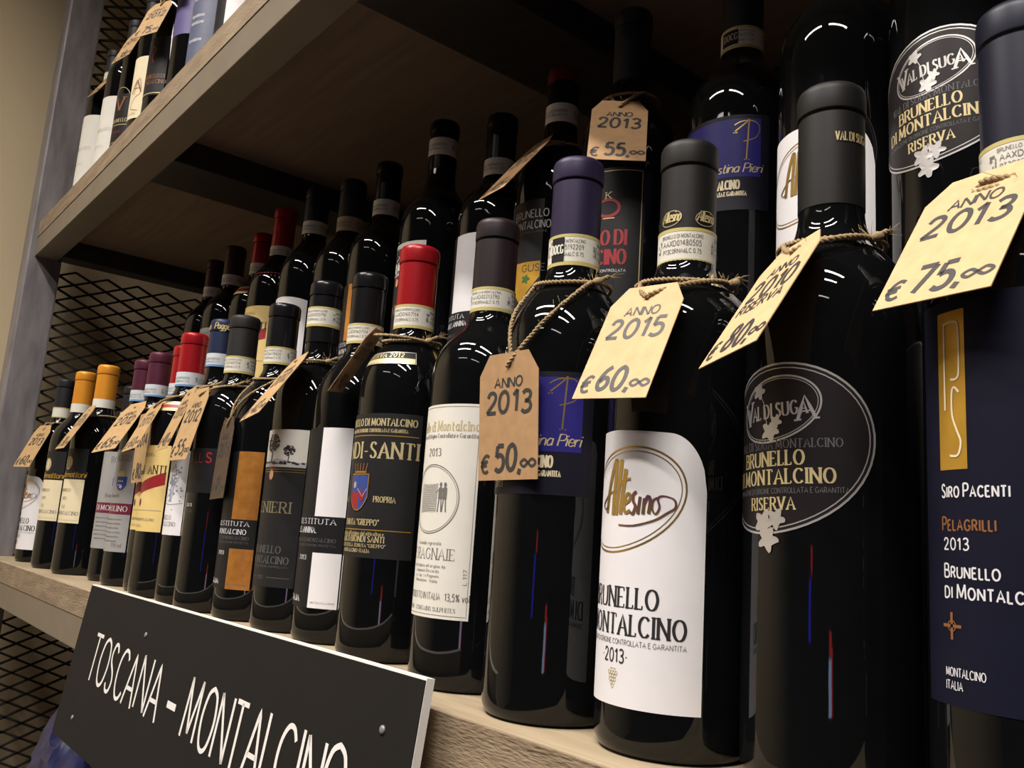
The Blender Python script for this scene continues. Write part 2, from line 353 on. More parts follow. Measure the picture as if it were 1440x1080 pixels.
CODES = ['AAXC05192209', 'AAXD01607114', 'AAXD01480505', 'AAXB08484113', 'AAXC06178420', 'AAXD02213790']
def wine_bottle(key, loc, h, rc, capm, label, group, seal='docg', seal_z=None, cap_bottom=None, near=False, band_text=True):
    root = thing('wine_bottle', label, 'wine bottle', loc, group)
    seg = 72 if near else 40
    b = bpy.data.objects.new('bottle_body', shared(('b', round(h, 3), seg), lambda: revolve(shoulder_profile(h), seg), 'bottle_body', GLASS)); C.objects.link(b); b.parent = root
    z1 = seal_z if seal_z else (h-.048, h-.0645)
    zb = cap_bottom if cap_bottom else ((z1[1]+.004) if seal else h-.058)
    v, fs = revolve(cap_profile(h, rc, zb), seg)
    cp = mesh_obj('capsule', v, fs, capm, root, 'auto')
    if seal:
        pm, em = {'docg': (SEALW, SEALY), 'doc': (SEALB, SEALBB), 'tan': (SEALT, SEALT), 'grey': (SEALW, SEALW)}[seal]
        rs = rc*.99+.0003; L = Lay(cyl_map(rs)); ci = 2*PI*rs
        L.fill('seal_strip', pm, -ci/2, ci/2, z1[1], z1[0], .0002, 40)
        if em is not pm:
            L.fill('seal_border', em, -ci/2, ci/2, z1[1], z1[1]+.0024, .0003, 40)
            if seal == 'docg': L.fill('seal_border', em, -ci/2, ci/2, z1[0]-.0018, z1[0], .0003, 40)
        if band_text:
            ht = z1[0]-z1[1]
            for k in (-1, 0, 1):
                s = k*ci/3+R_(28)*rs
                L.text('seal_print', GREYINK, random.choice(CODES), s, z1[1]+ht*.50, ht*.15, ci*.22, 'sans')
                L.text('seal_print', GREYINK, 'PT3C0RNA6LC 0.75', s, z1[1]+ht*.29, ht*.12, ci*.22, 'sans')
                if seal == 'docg': L.text('seal_print', GREYINK, 'BRUNELLO DI MONTALCINO', s, z1[1]+ht*.72, ht*.10, ci*.24, 'sans')
                for q in range(5):
                    for w_ in range(4):
                        if random.random() < .6:
                            a = s-ci*.155+q*.0006; L.fill('seal_print', GREYINK, a, a+.0005, z1[1]+ht*.35+w_*ht*.09, z1[1]+ht*.35+w_*ht*.09+ht*.07, .0004, 2)
        ob = L.build(None)
        base = [o for (p, _), o in ob.items() if p == 'seal_strip'][0]
        for (p, _), o in ob.items(): o.parent = root if o is base else base
    return root
def label_sheet(L, root, name='front_label'):
    """build collected shapes: the sheet is a part, everything printed on it a sub-part"""
    ob = L.build(None); base = None
    for (p, _), o in ob.items():
        if p == name and base is None: base = o; o.parent = root
    for (p, _), o in ob.items():
        if o is not base: o.parent = base
    return base

CY = cyl_map(BR)
def leaf(L, part, m, s, t, r, ph=0., lift=.0005):
    L.blob(part, m, s, t, r*1.12, r*1.06, lift, 40, 5, .26, ph, .07)
def label_altesino(root, c, z0, z1, wide=66, big=True):
    L = Lay(CY); H = z1-z0; s0, s1 = D(c-wide), D(c+wide)
    def top(s):
        q = (s-s0)/(s1-s0)
        e = 0
        if q > .80: e = (1-math.sqrt(max(0, 1-((q-.80)/.20)**2)))*.20*H
        if q < .06: e = (1-math.sqrt(max(0, 1-((.06-q)/.06)**2)))*.05*H
        return z1-e-max(0, q-.45)*.05*H
    L.fill('front_label', WHITE, s0, s1, z0, top, .0002, 60)
    k = H/.125
    zc = z0+.092*k; sc = D(c+1)
    L.ellipse('oval_border', GOLD, sc, zc, .0335*k, .0235*k, .30, .0009)
    L.ellipse('oval_border', GOLD, sc, zc, .0315*k, .0215*k, .30, .0005)
    # brush script name
    stk = ["848,724 851,695 859,662 866,648 866,665 863,700 862,727", "842,706 852,697 868,692", "877,648 873,685 869,727", "886,662 882,690 878,726", "872,684 884,678 896,676",
           "887,711 896,705 895,697 889,699 885,712 888,724 897,720", "908,694 902,699 903,708 907,715 902,725 897,722", "915,701 912,725", "921,725 923,703", "922,712 929,700 933,706 931,724",
           "945,702 938,706 937,718 943,724 949,715 946,703 955,699 972,703 975,714 962,722 940,733 905,741 875,741", "842,706 838,713 843,719 849,715"]
    for q, st in enumerate(stk):
        P = [((math.degrees(math.asin(max(-1, min(1, (844+(float(a)-844)*.82-936)/112))))+36)*BR*PI/180*k, (705-float(b_))/3.04/1000*k) for a, b_ in (w_.split(',') for w_ in st.split())]
        P = [(D(c)+x, zc+y) for x, y in P]
        L.ribbon('script_lettering', GOLD if q < 6 else IRID, catmull(P, 5), .0020*k if q in (0, 2, 3) else .0009*k if q in (1, 10, 11) else .0014*k, .0005, wf=lambda dx, dy: .55+.75*max(0, abs(dy*.9+dx*.3)))
    L.text('lettering', INK, 'BRUNELLO', D(c-1), z0+.0432*k, .0088*k, .046*k, 'serif', weight=.165)
    L.text('lettering', INK, 'DI MONTALCINO', D(c-1), z0+.0312*k, .0088*k, .071*k, 'serif', weight=.165)
    L.text('lettering', GREYINK, 'DENOMINAZIONE DI ORIGINE CONTROLLATA E GARANTITA', D(c-1), z0+.0268*k, .0022*k, .072*k, 'sans')
    if big:
        L.text('lettering', INK, '\u00b72013\u00b7', D(c), z0+.0188*k, .0058*k, .0165*k, 'sans', weight=.13)
        for r_, n in enumerate((4, 3, 3, 2, 1)):
            for j in range(n):
                L.ellipse('emblem', PGOLD, D(c)+(j-(n-1)/2)*.0016, z0+.0142*k-r_*.0015, .0008, .0008, 0, .0003, .0004, 8)
        L.ribbon('emblem', PGOLD, [(D(c)-.002, z0+.0158*k), (D(c)+.002, z0+.0158*k)], .0004)
    return label_sheet(L, root)
def label_valdisuga(root, c, zc):
    L = Lay(CY); sc = D(c); a, b, tl = .0445, .0362, .22
    # tilted ellipse as a column fill
    ca, sa = math.cos(tl), math.sin(tl)
    A = math.sqrt((a*ca)**2+(b*sa)**2)
    def ext(s, sg):
        x = s-sc; qa = (sa/a)**2+(ca/b)**2; qb = 2*x*ca*sa*(1/a**2-1/b**2); qc = (x*ca/a)**2+(x*sa/b)**2-1
        dd = max(0, qb*qb-4*qa*qc); return zc+(-qb+sg*math.sqrt(dd))/(2*qa)
    L.fill('front_label', BROWNP, sc-A*.9995, sc+A*.9995, lambda s: ext(s, -1), lambda s: ext(s, 1), .0002, 64)
    L.ellipse('border', SILVER, sc, zc, a-.0005, b-.0005, tl, .0009, .0003)
    L.ellipse('border', SILVER, sc, zc, a-.0024, b-.0024, tl, .0005, .0003)
    io = (sc+.0015, zc+.0165)
    L.ellipse('inner_oval', SILVER, io[0], io[1], .0215, .0138, .20, .0008)
    L.ellipse('inner_oval', SILVER, io[0], io[1], .0203, .0127, .20, .0003)
    L.text('lettering', SILVER, 'VAL DI SUGA', io[0]-.0005, io[1]-.0035, .0058, .0325, 'serif', rot=.07, weight=.18)
    L.text('lettering', SILVER, 'V', io[0]-.0160, io[1]-.0060, .010, .0065, 'serif', rot=.1)
    L.text('lettering', SILVER, 'A', io[0]+.0155, io[1]-.0050, .010, .0075, 'serif', rot=.1)
    leaf(L, 'grape_leaves', SILVER, io[0]-.0085, io[1]+.0085, .0030)
    leaf(L, 'grape_leaves', SILVER, io[0]-.0015, io[1]-.0095, .0036, .5); leaf(L, 'grape_leaves', SILVER, io[0]+.0015, io[1]-.0055, .0024, .9)
    L.ribbon('grape_leaves', SILVER, catmull([(io[0]-.009, io[1]+.009), (io[0]-.005, io[1]+.002), (io[0]-.0035, io[1]-.006), (io[0]-.001, io[1]-.009)], 4), .0004)
    L.text('lettering', FAINT, 'VAL DI SUGA MONTALCINO', sc+.0035, zc-.0005, .0036, .055, 'serif', rot=.02)
    L.text('lettering', PGOLD, 'BRUNELLO', sc-.001, zc-.0078, .0060, .034, 'serif', rot=.03, weight=.19)
    L.text('lettering', PGOLD, 'DI MONTALCINO', sc+.0005, zc-.0155, .0060, .0555, 'serif', rot=.03, weight=.19)
    L.text('lettering', FAINT, 'DENOMINAZIONE DI ORIGINE CONTROLLATA E GARANTITA', sc+.0015, zc-.0195, .0022, .064, 'sans', rot=.03)
    L.text('lettering', PGOLD, 'RISERVA', sc+.0005, zc-.0262, .0050, .0235, 'serif', rot=.03, weight=.19)
    leaf(L, 'grape_leaves', SILVER, sc-.003, zc-.0315, .0042, .2); leaf(L, 'grape_leaves', SILVER, sc+.0035, zc-.0300, .0036, .8); leaf(L, 'grape_leaves', SILVER, sc-.0005, zc-.0385, .0042, .5)
    return label_sheet(L, root)
def label_pieri(root, c, z0=.117, z1=.1835, wide=70):
    L = Lay(CY); s0, s1 = D(c-wide), D(c+wide)
    L.fill('front_label', NAVYD, s0, s1, z0, z1, .0002, 50)
    L.fill('blue_block', VIOLET, s0+.004, s1-.006, z0+.023, z1-.003, .0003, 50)
    x, z = D(c+46), z0+.052
    L.ribbon('monogram', GOLD, [(x-.001, z-.017), (x+.0005, z+.012)], .0009)
    L.ribbon('monogram', GOLD, catmull([(x-.0085, z+.0035), (x-.002, z+.009), (x+.0005, z+.012)], 4), .0008)
    L.ribbon('monogram', GOLD, catmull([(x-.009, z+.008), (x-.004, z+.0105), (x+.004, z+.0105), (x+.0075, z+.006), (x+.005, z-.001), (x-.003, z-.004)], 5), .0007)
    L.ribbon('monogram', GOLD, [(x-.0025, z-.017), (x+.001, z-.017)], .0007); L.ribbon('monogram', GOLD, [(x-.0098, z+.0025), (x-.007, z+.0025)], .0007)
    L.text('lettering', PGOLD, 'Agostina Pieri', D(c+60), z0+.0262, .0062, .042, 'script', 'r', slant=.25)
    L.text('lettering', CREAM, 'BRUNELLO DI MONTALCINO', D(c+38), z0+.0145, .0062, .052, 'serif', 'r', weight=.2)
    L.text('lettering', CREAM, 'DENOMINAZIONE DI ORIGINE CONTROLLATA E GARANTITA', D(c+45), z0+.0098, .0030, .062, 'serif', 'r', weight=.2)
    L.text('lettering', CREAM, '2013', D(c-20), z0+.0040, .0035, None, 'serif', weight=.2)
    return label_sheet(L, root)
def label_panels(root, pm, z, a0=17, a1=59, left=-42, words=True):
    """tall black label with two bright panels and a black band of writing between them"""
    z0, z1, z2, z3 = z
    L = Lay(CY)
    L.fill('front_label', BLACKP, D(left), D(a1), z0, z3, .0002, 40)
    L.fill('upper_panel', pm, D(a0), D(a1), z2, z3, .0003, 16)
    L.fill('lower_panel', pm, D(a0+3), D(a1), z0, z1, .0003, 16)
    L.fill('side_stripe', pm, D(left), D(left+14), z0, z1+.012, .0003, 8)
    L.text('lettering', WINK, 'S. RESTITUTA', D(a1-11), z2-.0062, .0042, .052, 'serif', 'r')
    L.text('lettering', WINK, 'SUGARILLE ANNINA.', D(22), z2-.0135, .0045, .046, 'serif', 'r') if pm is WHITE else L.text('lettering', WINK, 'MONTALCINO', D(47), z2-.0140, .0046, .040, 'serif', 'r')
    L.text('lettering', FAINT, 'BRUNELLO DI MONTALCINO', D(a1-9), z1+.0085, .0030, .055, 'serif', 'r')
    L.text('lettering', FAINT, 'DENOMINAZIONE DI ORIGINE PROTETTA', D(a1-9), z1+.0048, .0018, .055, 'sans', 'r')
    L.text('lettering', WINK, '2013', D(a0-8), z1-.006, .0036, None, 'serif', 'r')
    L.text('maker_lettering', WINK, 'GAJA', D(a0-14), z0+.0045, .0045, None, 'serif', 'r', weight=.22)
    L.text('lettering', GREYINK, 'IMBOTTIGLIATO ALL ORIGINE', D((a0+a1)/2+2), z0+.0035, .0014, .021, 'sans')
    return label_sheet(L, root)
def label_renieri(root, c, z0=.038, z1=.176, wide=53):
    L = Lay(CY); s0, s1 = D(c-wide), D(c+wide); zh = z0+(z1-z0)*.755
    L.fill('front_label', DARKP, s0, s1, z0, z1, .0002, 40)
    L.fill('picture', OFFW, s0, s1, zh, z1, .0003, 40)
    L.fill('picture', PGREY, s0, s1, zh, lambda s: zh+.006+.0015*math.sin(s*140), .00038, 40)
    for tx, k in ((D(c-4), 1.0), (D(c+27), .62), (D(c-42), .7)):
        b = zh+.004
        L.ribbon('picture', INK, [(tx, b), (tx+.0006, b+.012*k)], .0014*k, .0005)
        for q in range(70):
            a = random.uniform(0, 2*PI); r_ = random.random()**.5
            L.blob('picture', GREYINK if q % 5 == 0 else INK, tx+.0088*k*r_*math.cos(a), b+.0175*k+.0078*k*r_*math.sin(a), .0015*k, .0013*k, .00045+q*1e-6, 7, jit=.3)
    for q in range(40):
        L.blob('picture', INK, random.uniform(s0+.002, s1-.002), zh+.0035+random.uniform(-.001, .0012), .002, .0009, .00042, 6, jit=.3)
    for dz in (.0008, -.0020, -.0042): L.ribbon('gold_lines', GOLD, [(s0, zh+dz), (s1, zh+dz)], .0005, .0004)
    x = D(c); z = zh-.004
    L.blob('crest', PINK, x, z-.003, .0028, .0042, .0006, 12); L.blob('crest', REDINK, x, z+.0032, .0022, .0014, .0006, 8); L.ellipse('crest', GOLD, x, z-.003, .003, .0044, 0, .0005, .0007, 16)
    zz = z0+.064*(z1-z0)/.138
    L.text('lettering', DGOLD, 'RENIERI', D(c), zz, .0092, .050, 'serif')
    L.text('lettering', FAINT, 'BRUNELLO', D(c), z0+.0290, .0060, .040, 'serif'); L.text('lettering', FAINT, 'DI MONTALCINO', D(c), z0+.0200, .0060, .056, 'serif')
    L.text('lettering', FAINT, 'DENOMINAZIONE DI ORIGINE CONTROLLATA', D(c), z0+.0165, .0017, .055, 'sans')
    L.ribbon('gold_lines', FAINT, [(s0+.004, z0+.008), (D(c)-.008, z0+.008)], .0004); L.ribbon('gold_lines', FAINT, [(D(c)+.008, z0+.008), (s1-.004, z0+.008)], .0004); L.text('lettering', FAINT, '2012', D(c), z0+.0065, .003, None, 'serif')
    return label_sheet(L, root)
def label_yellow(root, c, z0=.0735, z1=.1725, wide=52, h=.315):
    L = Lay(CY); s0, s1 = D(c-wide), D(c+wide)
    L.fill('front_label', YELLOW, s0, s1, z0, z1, .0002, 36)
    L.text('lettering', INK, 'ARGIANTI'[-6:] if False else 'CIACCI ANTI'[-4:], D(c+wide-5), z0+.066, .0095, .024, 'serif', 'r')
    L.text('lettering', INK, 'CHI', D(c-8), z0+.066, .0095, .020, 'serif', 'r')
    L.fill('red_band', REDINK, s0+.006, s1-.002, lambda s: z0+.034+(s-s0)*.30, lambda s: z0+.046+(s-s0)*.34, .00028, 20)
    L.blob('red_band', MAROON, D(c-6), z0+.033, .0035, .0045, .0004, 10)
    L.ribbon('lettering', GREYINK, [(s0+.002, z0+.024), (s1-.002, z0+.024)], .0005)
    L.text('lettering', GREYINK, 'BRUNELLO DI MONTALCINO', D(c), z0+.012, .003, .05, 'serif'); L.text('lettering', GREYINK, 'ITALIA', D(c), z0+.005, .0025, .015, 'serif'); L.text('lettering', INK, 'RISERVA', D(c+4), z0+.086, .0040, .022, 'serif')
    b = label_sheet(L, root)
    L = Lay(skin_map(h)); L.fill('neck_label', PGOLD, D(-10), D(70), .214, .226, .0004, 24, 4); L.fill('stripe', REDINK, D(-10), D(70), .218, .222, .0007, 24, 2)
    label_sheet(L, root, 'neck_label')
    return b
def label_molino(root, c, z0=.0435, z1=.1745, wide=54):
    L = Lay(CY); s0, s1 = D(c-wide), D(c+wide)
    L.fill('front_label', GREYP, s0, s1, z0, z1, .0002, 36)
    x, z = D(c+24), z0+.092
    L.fill('crest', BLUEINK, x-.009, x+.009, lambda s: z-.014+abs(s-x)**2*90, z+.004, .0004, 12)
    L.fill('crest', YELLOW, x-.007, x+.004, lambda s: z+.004, lambda s: z+.012-abs(s-x)*.4, .0004, 8)
    for q in range(5): L.blob('crest', WINK, x-.005+.0035*(q % 3), z-.002-.005*(q//3), .0011, .0011, .0006, 7)
    leaf(L, 'crest', WINK, x, z-.009, .0022)
    L.fill('maroon_band', MAROON, s0, s1, z0+.0475, z0+.0615, .0003, 36)
    L.text('lettering', WINK, 'DI MOLINO', D(c+8), z0+.0515, .0065, .050, 'serif')
    L.text('lettering', GREYINK, 'ROSSO', D(c+20), z0+.116, .008, .026, 'serif'); L.text('lettering', GREYINK, 'Brunello', D(c+10), z0+.069, .005, .018, 'serif')
    for q in range(6): L.text('lettering', GREYINK, 'denominazione di origine controllata', D(c+5), z0+.040-q*.0055, .0022, .044-.004*(q % 3), 'serif')
    L.text('lettering', GREYINK, '750 ml', D(c+32), z0+.006, .0045, .016, 'serif')
    return label_sheet(L, root)
def label_twotone(root, c, z0=.073, zm=.136, z1=.181, wide=56):
    L = Lay(CY); s0, s1 = D(c-wide), D(c+wide)
    L.fill('front_label', CREAM, s0, s1, z0, zm, .0002, 36)
    L.fill('dark_top', DARKP, s0, s1, zm, z1, .00025, 36)
    L.ellipse('emblem', PGOLD, D(c+6), z1-.021, .0085, .0095, 0, .0012, .0004, 24); L.blob('emblem', CREAM, D(c+6), z1-.021, .0072, .0082, .0004, 18); L.ellipse('emblem', GREYINK, D(c+6), z1-.021, .0045, .0055, 0, .0008, .0006, 16)
    L.text('script_lettering', OCHRE, 'Collemattoni', D(c+14), zm+.003, .0085, .056, 'script', slant=.2, weight=.16)
    for q, (tx, wdt) in enumerate((('BRUNELLO', .022), ('2013', .010), ('DI', .006))): L.text('lettering', GREYINK, tx, D(c+10), zm-.018-q*.012, .0042, wdt, 'serif')
    L.text('lettering', GREYINK, 'MONTALCINO', D(c+22), z0+.0115, .0050, .040, 'serif'); L.ribbon('lettering', PGOLD, [(s0+.002, z0+.004), (s1-.002, z0+.004)], .0006)
    return label_sheet(L, root)
def simple_label(root, m, a0, a1, z0, z1, lines=(), ink=None, frame=None):
    L = Lay(CY); L.fill('front_label', m, D(a0), D(a1), z0, z1, .0002, 30)
    for (tx, az, z, h, wdt, im, st) in lines: L.text('lettering', im, tx, D(az), z, h, wdt, st)
    if frame: L.ribbon('border', frame, [(D(a0)+.0025, z0+.0025), (D(a1)-.0025, z0+.0025), (D(a1)-.0025, z1-.0025), (D(a0)+.0025, z1-.0025), (D(a0)+.0025, z0+.0025)], .0007)
    return L

FG, BG, UG = 'bottles in the front row of the middle shelf', 'bottles in the raised back row of the middle shelf', 'bottles on the upper shelf'
def capm(name, col, rough=.42, metal=.15): return mat(name, col, rough, metal, var=.1, scale=40, spec=.35)
K_GREY = capm('grey_black_capsule', (.012, .0115, .011), .52)
K_BLACK = capm('glossy_black_capsule', (.010, .010, .011), .22, .1)
K_CHAR = capm('charcoal_capsule', (.020, .0195, .020), .55)
K_PURP = capm('violet_capsule', (.024, .017, .055), .45)
K_AUB = capm('aubergine_capsule', (.022, .014, .017), .45)
K_RED = capm('red_capsule', (.36, .010, .016), .3, .2)
K_DRED = capm('dark_red_capsule', (.13, .010, .016), .4, .3)
K_NAVY = capm('navy_capsule', (.010, .012, .026), .42)
K_BLUE = capm('blue_capsule', (.014, .024, .068), .45)
K_PLUM = capm('plum_capsule', (.085, .014, .036), .45)
K_DPLUM = capm('dark_plum_capsule', (.050, .014, .022), .45)
K_ORA = capm('orange_capsule', (.74, .30, .025), .42, .2)
K_DARK = capm('near_black_capsule', (.018, .018, .022), .5)

POSF = {}
def fb(key, x, y, h, rc, cm, label, **kw):
    POSF[key] = (x, y, 0.0, h)
    return wine_bottle(key, (x, y, 0.0), h, rc, cm, label, FG, near=x > -.75, **kw)
# --- front row, right to left
b = fb('F1', .106, -.004, .315, .0153, K_NAVY, 'nearest front bottle at the right edge with navy label and ochre block', seal_z=(.2555, .2395))
L = simple_label(b, NAVYP, -50, 62, .047, .190)
L.fill('ochre_block', OCHRE, D(-33), D(-14), .1275, .1855, .0003, 10)
xa = D(-29.5); xb = D(-18)
L.ribbon('monogram', CREAM, catmull([(xa+.0012, .149), (xa+.0012, .178), (xa+.002, .181), (xb-.001, .181), (xb+.0002, .178), (xb+.0002, .163), (xb-.001, .160), (xa+.004, .160)], 4), .0008, .0005)
L.ribbon('monogram', CREAM, catmull([(xb, .155), (xb-.002, .157), (xa+.0045, .155), (xa+.0045, .147), (xb-.001, .141), (xb+.0004, .137), (xb-.001, .1325), (xa+.003, .1325)], 4), .0008, .0005)
def smallcaps(L, tx, s, z, h, m, sp=1.0, weight=.14):
    x = s
    for wi, word in enumerate(tx.split(' ')):
        for i, ch in enumerate(word):
            hh = h if (i == 0 and word != 'di') else h*.78
            wd = glyph(ch.upper())[0]*hh*sp
            L.text('lettering', m, ch.upper(), x, z, hh, wd, 'sans', 'l', weight=weight*h/hh); x += wd+.26*h*sp
        x += .32*h*sp
    return x
smallcaps(L, 'Siro Pacenti', D(-32), .1178, .0046, WINK, .69)
smallcaps(L, 'Pelagrilli', D(-32), .1062, .0046, ORINK, .73)
L.text('lettering', WINK, '2013', D(-31), .0995, .0040, .0108, 'sans', 'l', weight=.14)
smallcaps(L, 'Brunello', D(-31), .0900, .0046, WINK, .78)
smallcaps(L, 'di Montalcino', D(-31), .0830, .0048, WINK, .80)
cx, cz = D(-26.5), .0735
for a in range(4):
    q = a*PI/2; L.ribbon('emblem', ORINK, [(cx+.0006*math.cos(q), cz+.0006*math.sin(q)), (cx+.0042*math.cos(q), cz+.0046*math.sin(q))], .0011, .0004)
L.ellipse('emblem', ORINK, cx, cz, .0018, .0018, 0, .0004, .0004, 12)
L.text('origin_lettering', WINK, 'MONTALCINO', D(-31.5), .0568, .0028, .0160, 'sans', 'l'); L.text('origin_lettering', WINK, 'ITALIA', D(-31.5), .0524, .0028, .0074, 'sans', 'l')
label_sheet(L, b)

b = fb('F2', .0207, .0009, .3145, .0153, K_GREY, 'front row bottle with dark tilted oval label and silver rim, no neck seal', seal=None, cap_bottom=.2525)
label_valdisuga(b, -10, .1385)
L = Lay(cyl_map(.0152)); L.text('capsule_lettering', PGOLD, 'VAL DI SUGA', R_(70)*.0152, .2832, .0042, .017, 'serif'); L.build(b)

b = fb('F3', -.0542, -.0123, .306, .0148, K_GREY, 'front row bottle with tall white label and big foil oval, grey-black capsule', seal_z=(.2555, .2365))
label_altesino(b, -7, .0215, .1485)
L = Lay(cyl_map(.0147))
for a in (78, 4, -70): L.text('capsule_lettering', PGOLD, 'Altesino', R_(a)*.0147, .2595, .0058, .0105, 'script', slant=.2); L.ellipse('capsule_lettering', PGOLD, R_(a)*.0147, .2612, .0060, .0040, .2, .0003, .0004, 30)
L.build(b)

b = fb('F4', -.1358, -.0174, .3203, .0151, K_PURP, 'front row bottle with violet capsule and dark navy label with blue block', seal_z=(.2700, .2510))
label_pieri(b, 1)
L = Lay(cyl_map(.0154)); L.fill('seal_badge', BLACKP, R_(-8)*.0154, R_(25)*.0154, .2535, .2680, .0004, 6); L.text('seal_badge', SEALW, 'DOCG', R_(8)*.0154, .2580, .0055, .0078, 'serif', lift=.0007); L.build(b)

b = fb('F5', -.2271, -.0060, .3082, .0148, K_AUB, 'front row bottle with bordered ivory label, engraved oval and aubergine capsule', seal_z=(.2580, .2415))
L = simple_label(b, OFFW, -52, 51, .0425, .1745)
s0, s1 = D(-52), D(51)
L.ribbon('border', GREYINK, [(s0+.002, .0445), (s1-.0015, .0445), (s1-.0015, .1728), (s0+.002, .1728), (s0+.002, .0445)], .0003)
L.text('lettering', PGOLD, 'Brunello di Montalcino', D(1), .1575, .0062, .063, 'serif', weight=.13)
L.text('title_lettering', GREYINK, 'Denominazione di Origine Controllata e Garantita', D(1), .1530, .0026, .062, 'serif')
L.text('title_lettering', GREYINK, '2013', D(0), .1415, .0048, .0125, 'serif')
L.ellipse('engraved_oval', GREYINK, D(0), .1145, .0222, .0215, 0, .0006); L.ellipse('engraved_oval', GREYINK, D(0), .1145, .0210, .0203, 0, .0003)
for q in range(15): L.ribbon('engraved_oval', GREYINK, catmull([(D(0)-.013, .124-q*.0013), (D(0)-.003, .1225-q*.0011), (D(0)+.006, .124-q*.0012)], 3), .00022)
for q in range(20): L.ribbon('engraved_oval', GREYINK, [(D(0)-.013+q*.001, .124), (D(0)-.012+q*.0009, .106)], .0002)
for dx in (.0085, .012):
    x = D(0)+dx; L.blob('engraved_oval', GREYINK, x, .1235, .0011, .0014, .0004, 8); L.fill('engraved_oval', GREYINK, x-.0016, x+.0016, .1145, lambda s: .1222-abs(s-x)*.6, .0004, 4)
    L.ribbon('engraved_oval', GREYINK, [(x-.0008, .1145), (x-.0016, .1065)], .0009); L.ribbon('engraved_oval', GREYINK, [(x+.0008, .1145), (x+.0014, .1065)], .0009); L.ribbon('engraved_oval', GREYINK, [(x, .121), (x-.004, .1185)], .0006)
L.text('lettering', GREYINK, 'Azienda Agricola', D(0), .0862, .0022, .024, 'serif'); L.text('lettering', GREYINK, 'LE RAGNAIE', D(0), .0775, .0066, .044, 'serif', weight=.11)
for q, tx in enumerate(('Imbottigliato all origine da', 'Campinoti Riccardo', 'Az. Agr. Le Ragnaie', 'Montalcino - Italia')): L.text('lettering', GREYINK, tx, D(0), .0725-q*.0030, .0019, None, 'serif')
L.text('lettering', GREYINK, 'PRODOTTO IN ITALIA', D(-4), .0535, .0040, .034, 'sans', weight=.1); L.text('lettering', GREYINK, '13,5% vol', D(39), .0535, .0042, .0155, 'sans', weight=.12)
L.text('lettering', GREYINK, 'RED WINE - CONTAINS SULPHITES', D(0), .0467, .0024, .050, 'serif')
L.text('lettering', GREYINK, 'L 1/17', D(47), .068, .0024, .009, 'sans', rot=PI/2)
label_sheet(L, b)

b = fb('F6', -.3435, .0054, .3186, .0157, K_RED, 'front row bottle with red capsule and charcoal label bearing a coloured crest', seal_z=(.2680, .2490))
L = simple_label(b, DARKP, -66, 78, .0725, .1782)
s0, s1 = D(-66), D(78); c = D(6)
L.text('lettering', PGOLD, 'BRUNELLO DI MONTALCINO', D(72), .1690, .0052, .072, 'serif', 'r', weight=.2)
L.text('lettering', PGOLD, 'DENOMINAZIONE DI ORIGINE CONTROLLATA E GARANTITA', D(62), .1640, .0026, .062, 'serif', 'r', weight=.18)
for z in (.1615, .0925): L.ribbon('gold_lines', OCHRE, [(s0+.003, z), (s1-.002, z)], .0006)
L.text('lettering', PGOLD, 'BIONDI-SANTI', D(76), .1450, .0115, .089, 'serif', 'r', weight=.17)
def shield(L, x, z, w, h):
    lo = lambda s: z-h*.5+h*.36*(abs(s-x)/w*2)**2.2
    L.fill('crest', REDINK, x-w/2, x, lo, z+h*.5, .0004, 10); L.fill('crest', BLUEINK, x, x+w/2, lo, z+h*.5, .0004, 10)
    L.fill('crest', BLUEINK, x-w/2, x, z, z+h*.5, .0005, 8); L.blob('crest', REDINK, x+w*.2, z-h*.1, w*.16, h*.16, .0006, 8)
    L.ribbon('crest', OCHRE, [(x-w/2, z+h*.5), (x+w/2, z+h*.5)], .0007, .0007); L.ribbon('crest', SILVER, [(x-w*.05, z+h*.1), (x+w*.25, z-h*.12), (x+w*.45, z+h*.1)], .0007, .0007)
    L.ribbon('crest', OCHRE, [(x+w*(k/10-.5), lo(x+w*(k/10-.5))) for k in range(11)], .0006, .0007); L.ribbon('crest', OCHRE, [(x-w/2, z+h*.5), (x-w/2, lo(x-w/2))], .0006, .0007); L.ribbon('crest', OCHRE, [(x+w/2, z+h*.5), (x+w/2, lo(x+w/2))], .0006, .0007)
    L.blob('crest', SILVER, x-w*.25, z+h*.2, w*.1, h*.1, .0007, 8)
    for k in range(5): L.ribbon('crest', ORINK, [(x-w*.3+w*.15*k, z+h*.53), (x-w*.38+w*.19*k, z+h*.80)], .0009, .0006)
    L.ribbon('crest', OCHRE, [(x-w*.36, z+h*.56), (x+w*.36, z+h*.56)], .0012, .0006)
shield(L, c, .1195, .0195, .0265)
L.text('lettering', PGOLD, 'PROPRIA', D(42), .1128, .0040, .0165, 'serif', weight=.18)
L.text('lettering', PGOLD, 'ANNATA', D(-30), .1128, .0040, .0155, 'serif', weight=.18)
L.text('lettering', PGOLD, 'TENUTA "GREPPO"', D(38), .0958, .0042, .038, 'serif', 'r', weight=.18)
L.text('lettering', PGOLD, "Imbottigliato all'origine dal viticoltore", D(45), .0885, .0026, .052, 'serif', 'r'); L.text('lettering', PGOLD, 'FRANCO BIONDI SANTI', D(46), .0838, .0042, .050, 'serif', 'r', weight=.18)
L.text('lettering', PGOLD, 'TITOLARE DELLA TENUTA "GREPPO"', D(48), .0800, .0024, .052, 'serif', 'r', weight=.18); L.text('lettering', PGOLD, 'MONTALCINO-ITALIA', D(30), .0762, .0025, .030, 'serif', 'r', weight=.18)
label_sheet(L, b)
L = Lay(skin_map(.3186)); L.fill('neck_label', BLACKP, D(-32), D(66), .2165, .2270, .0004, 24, 4)
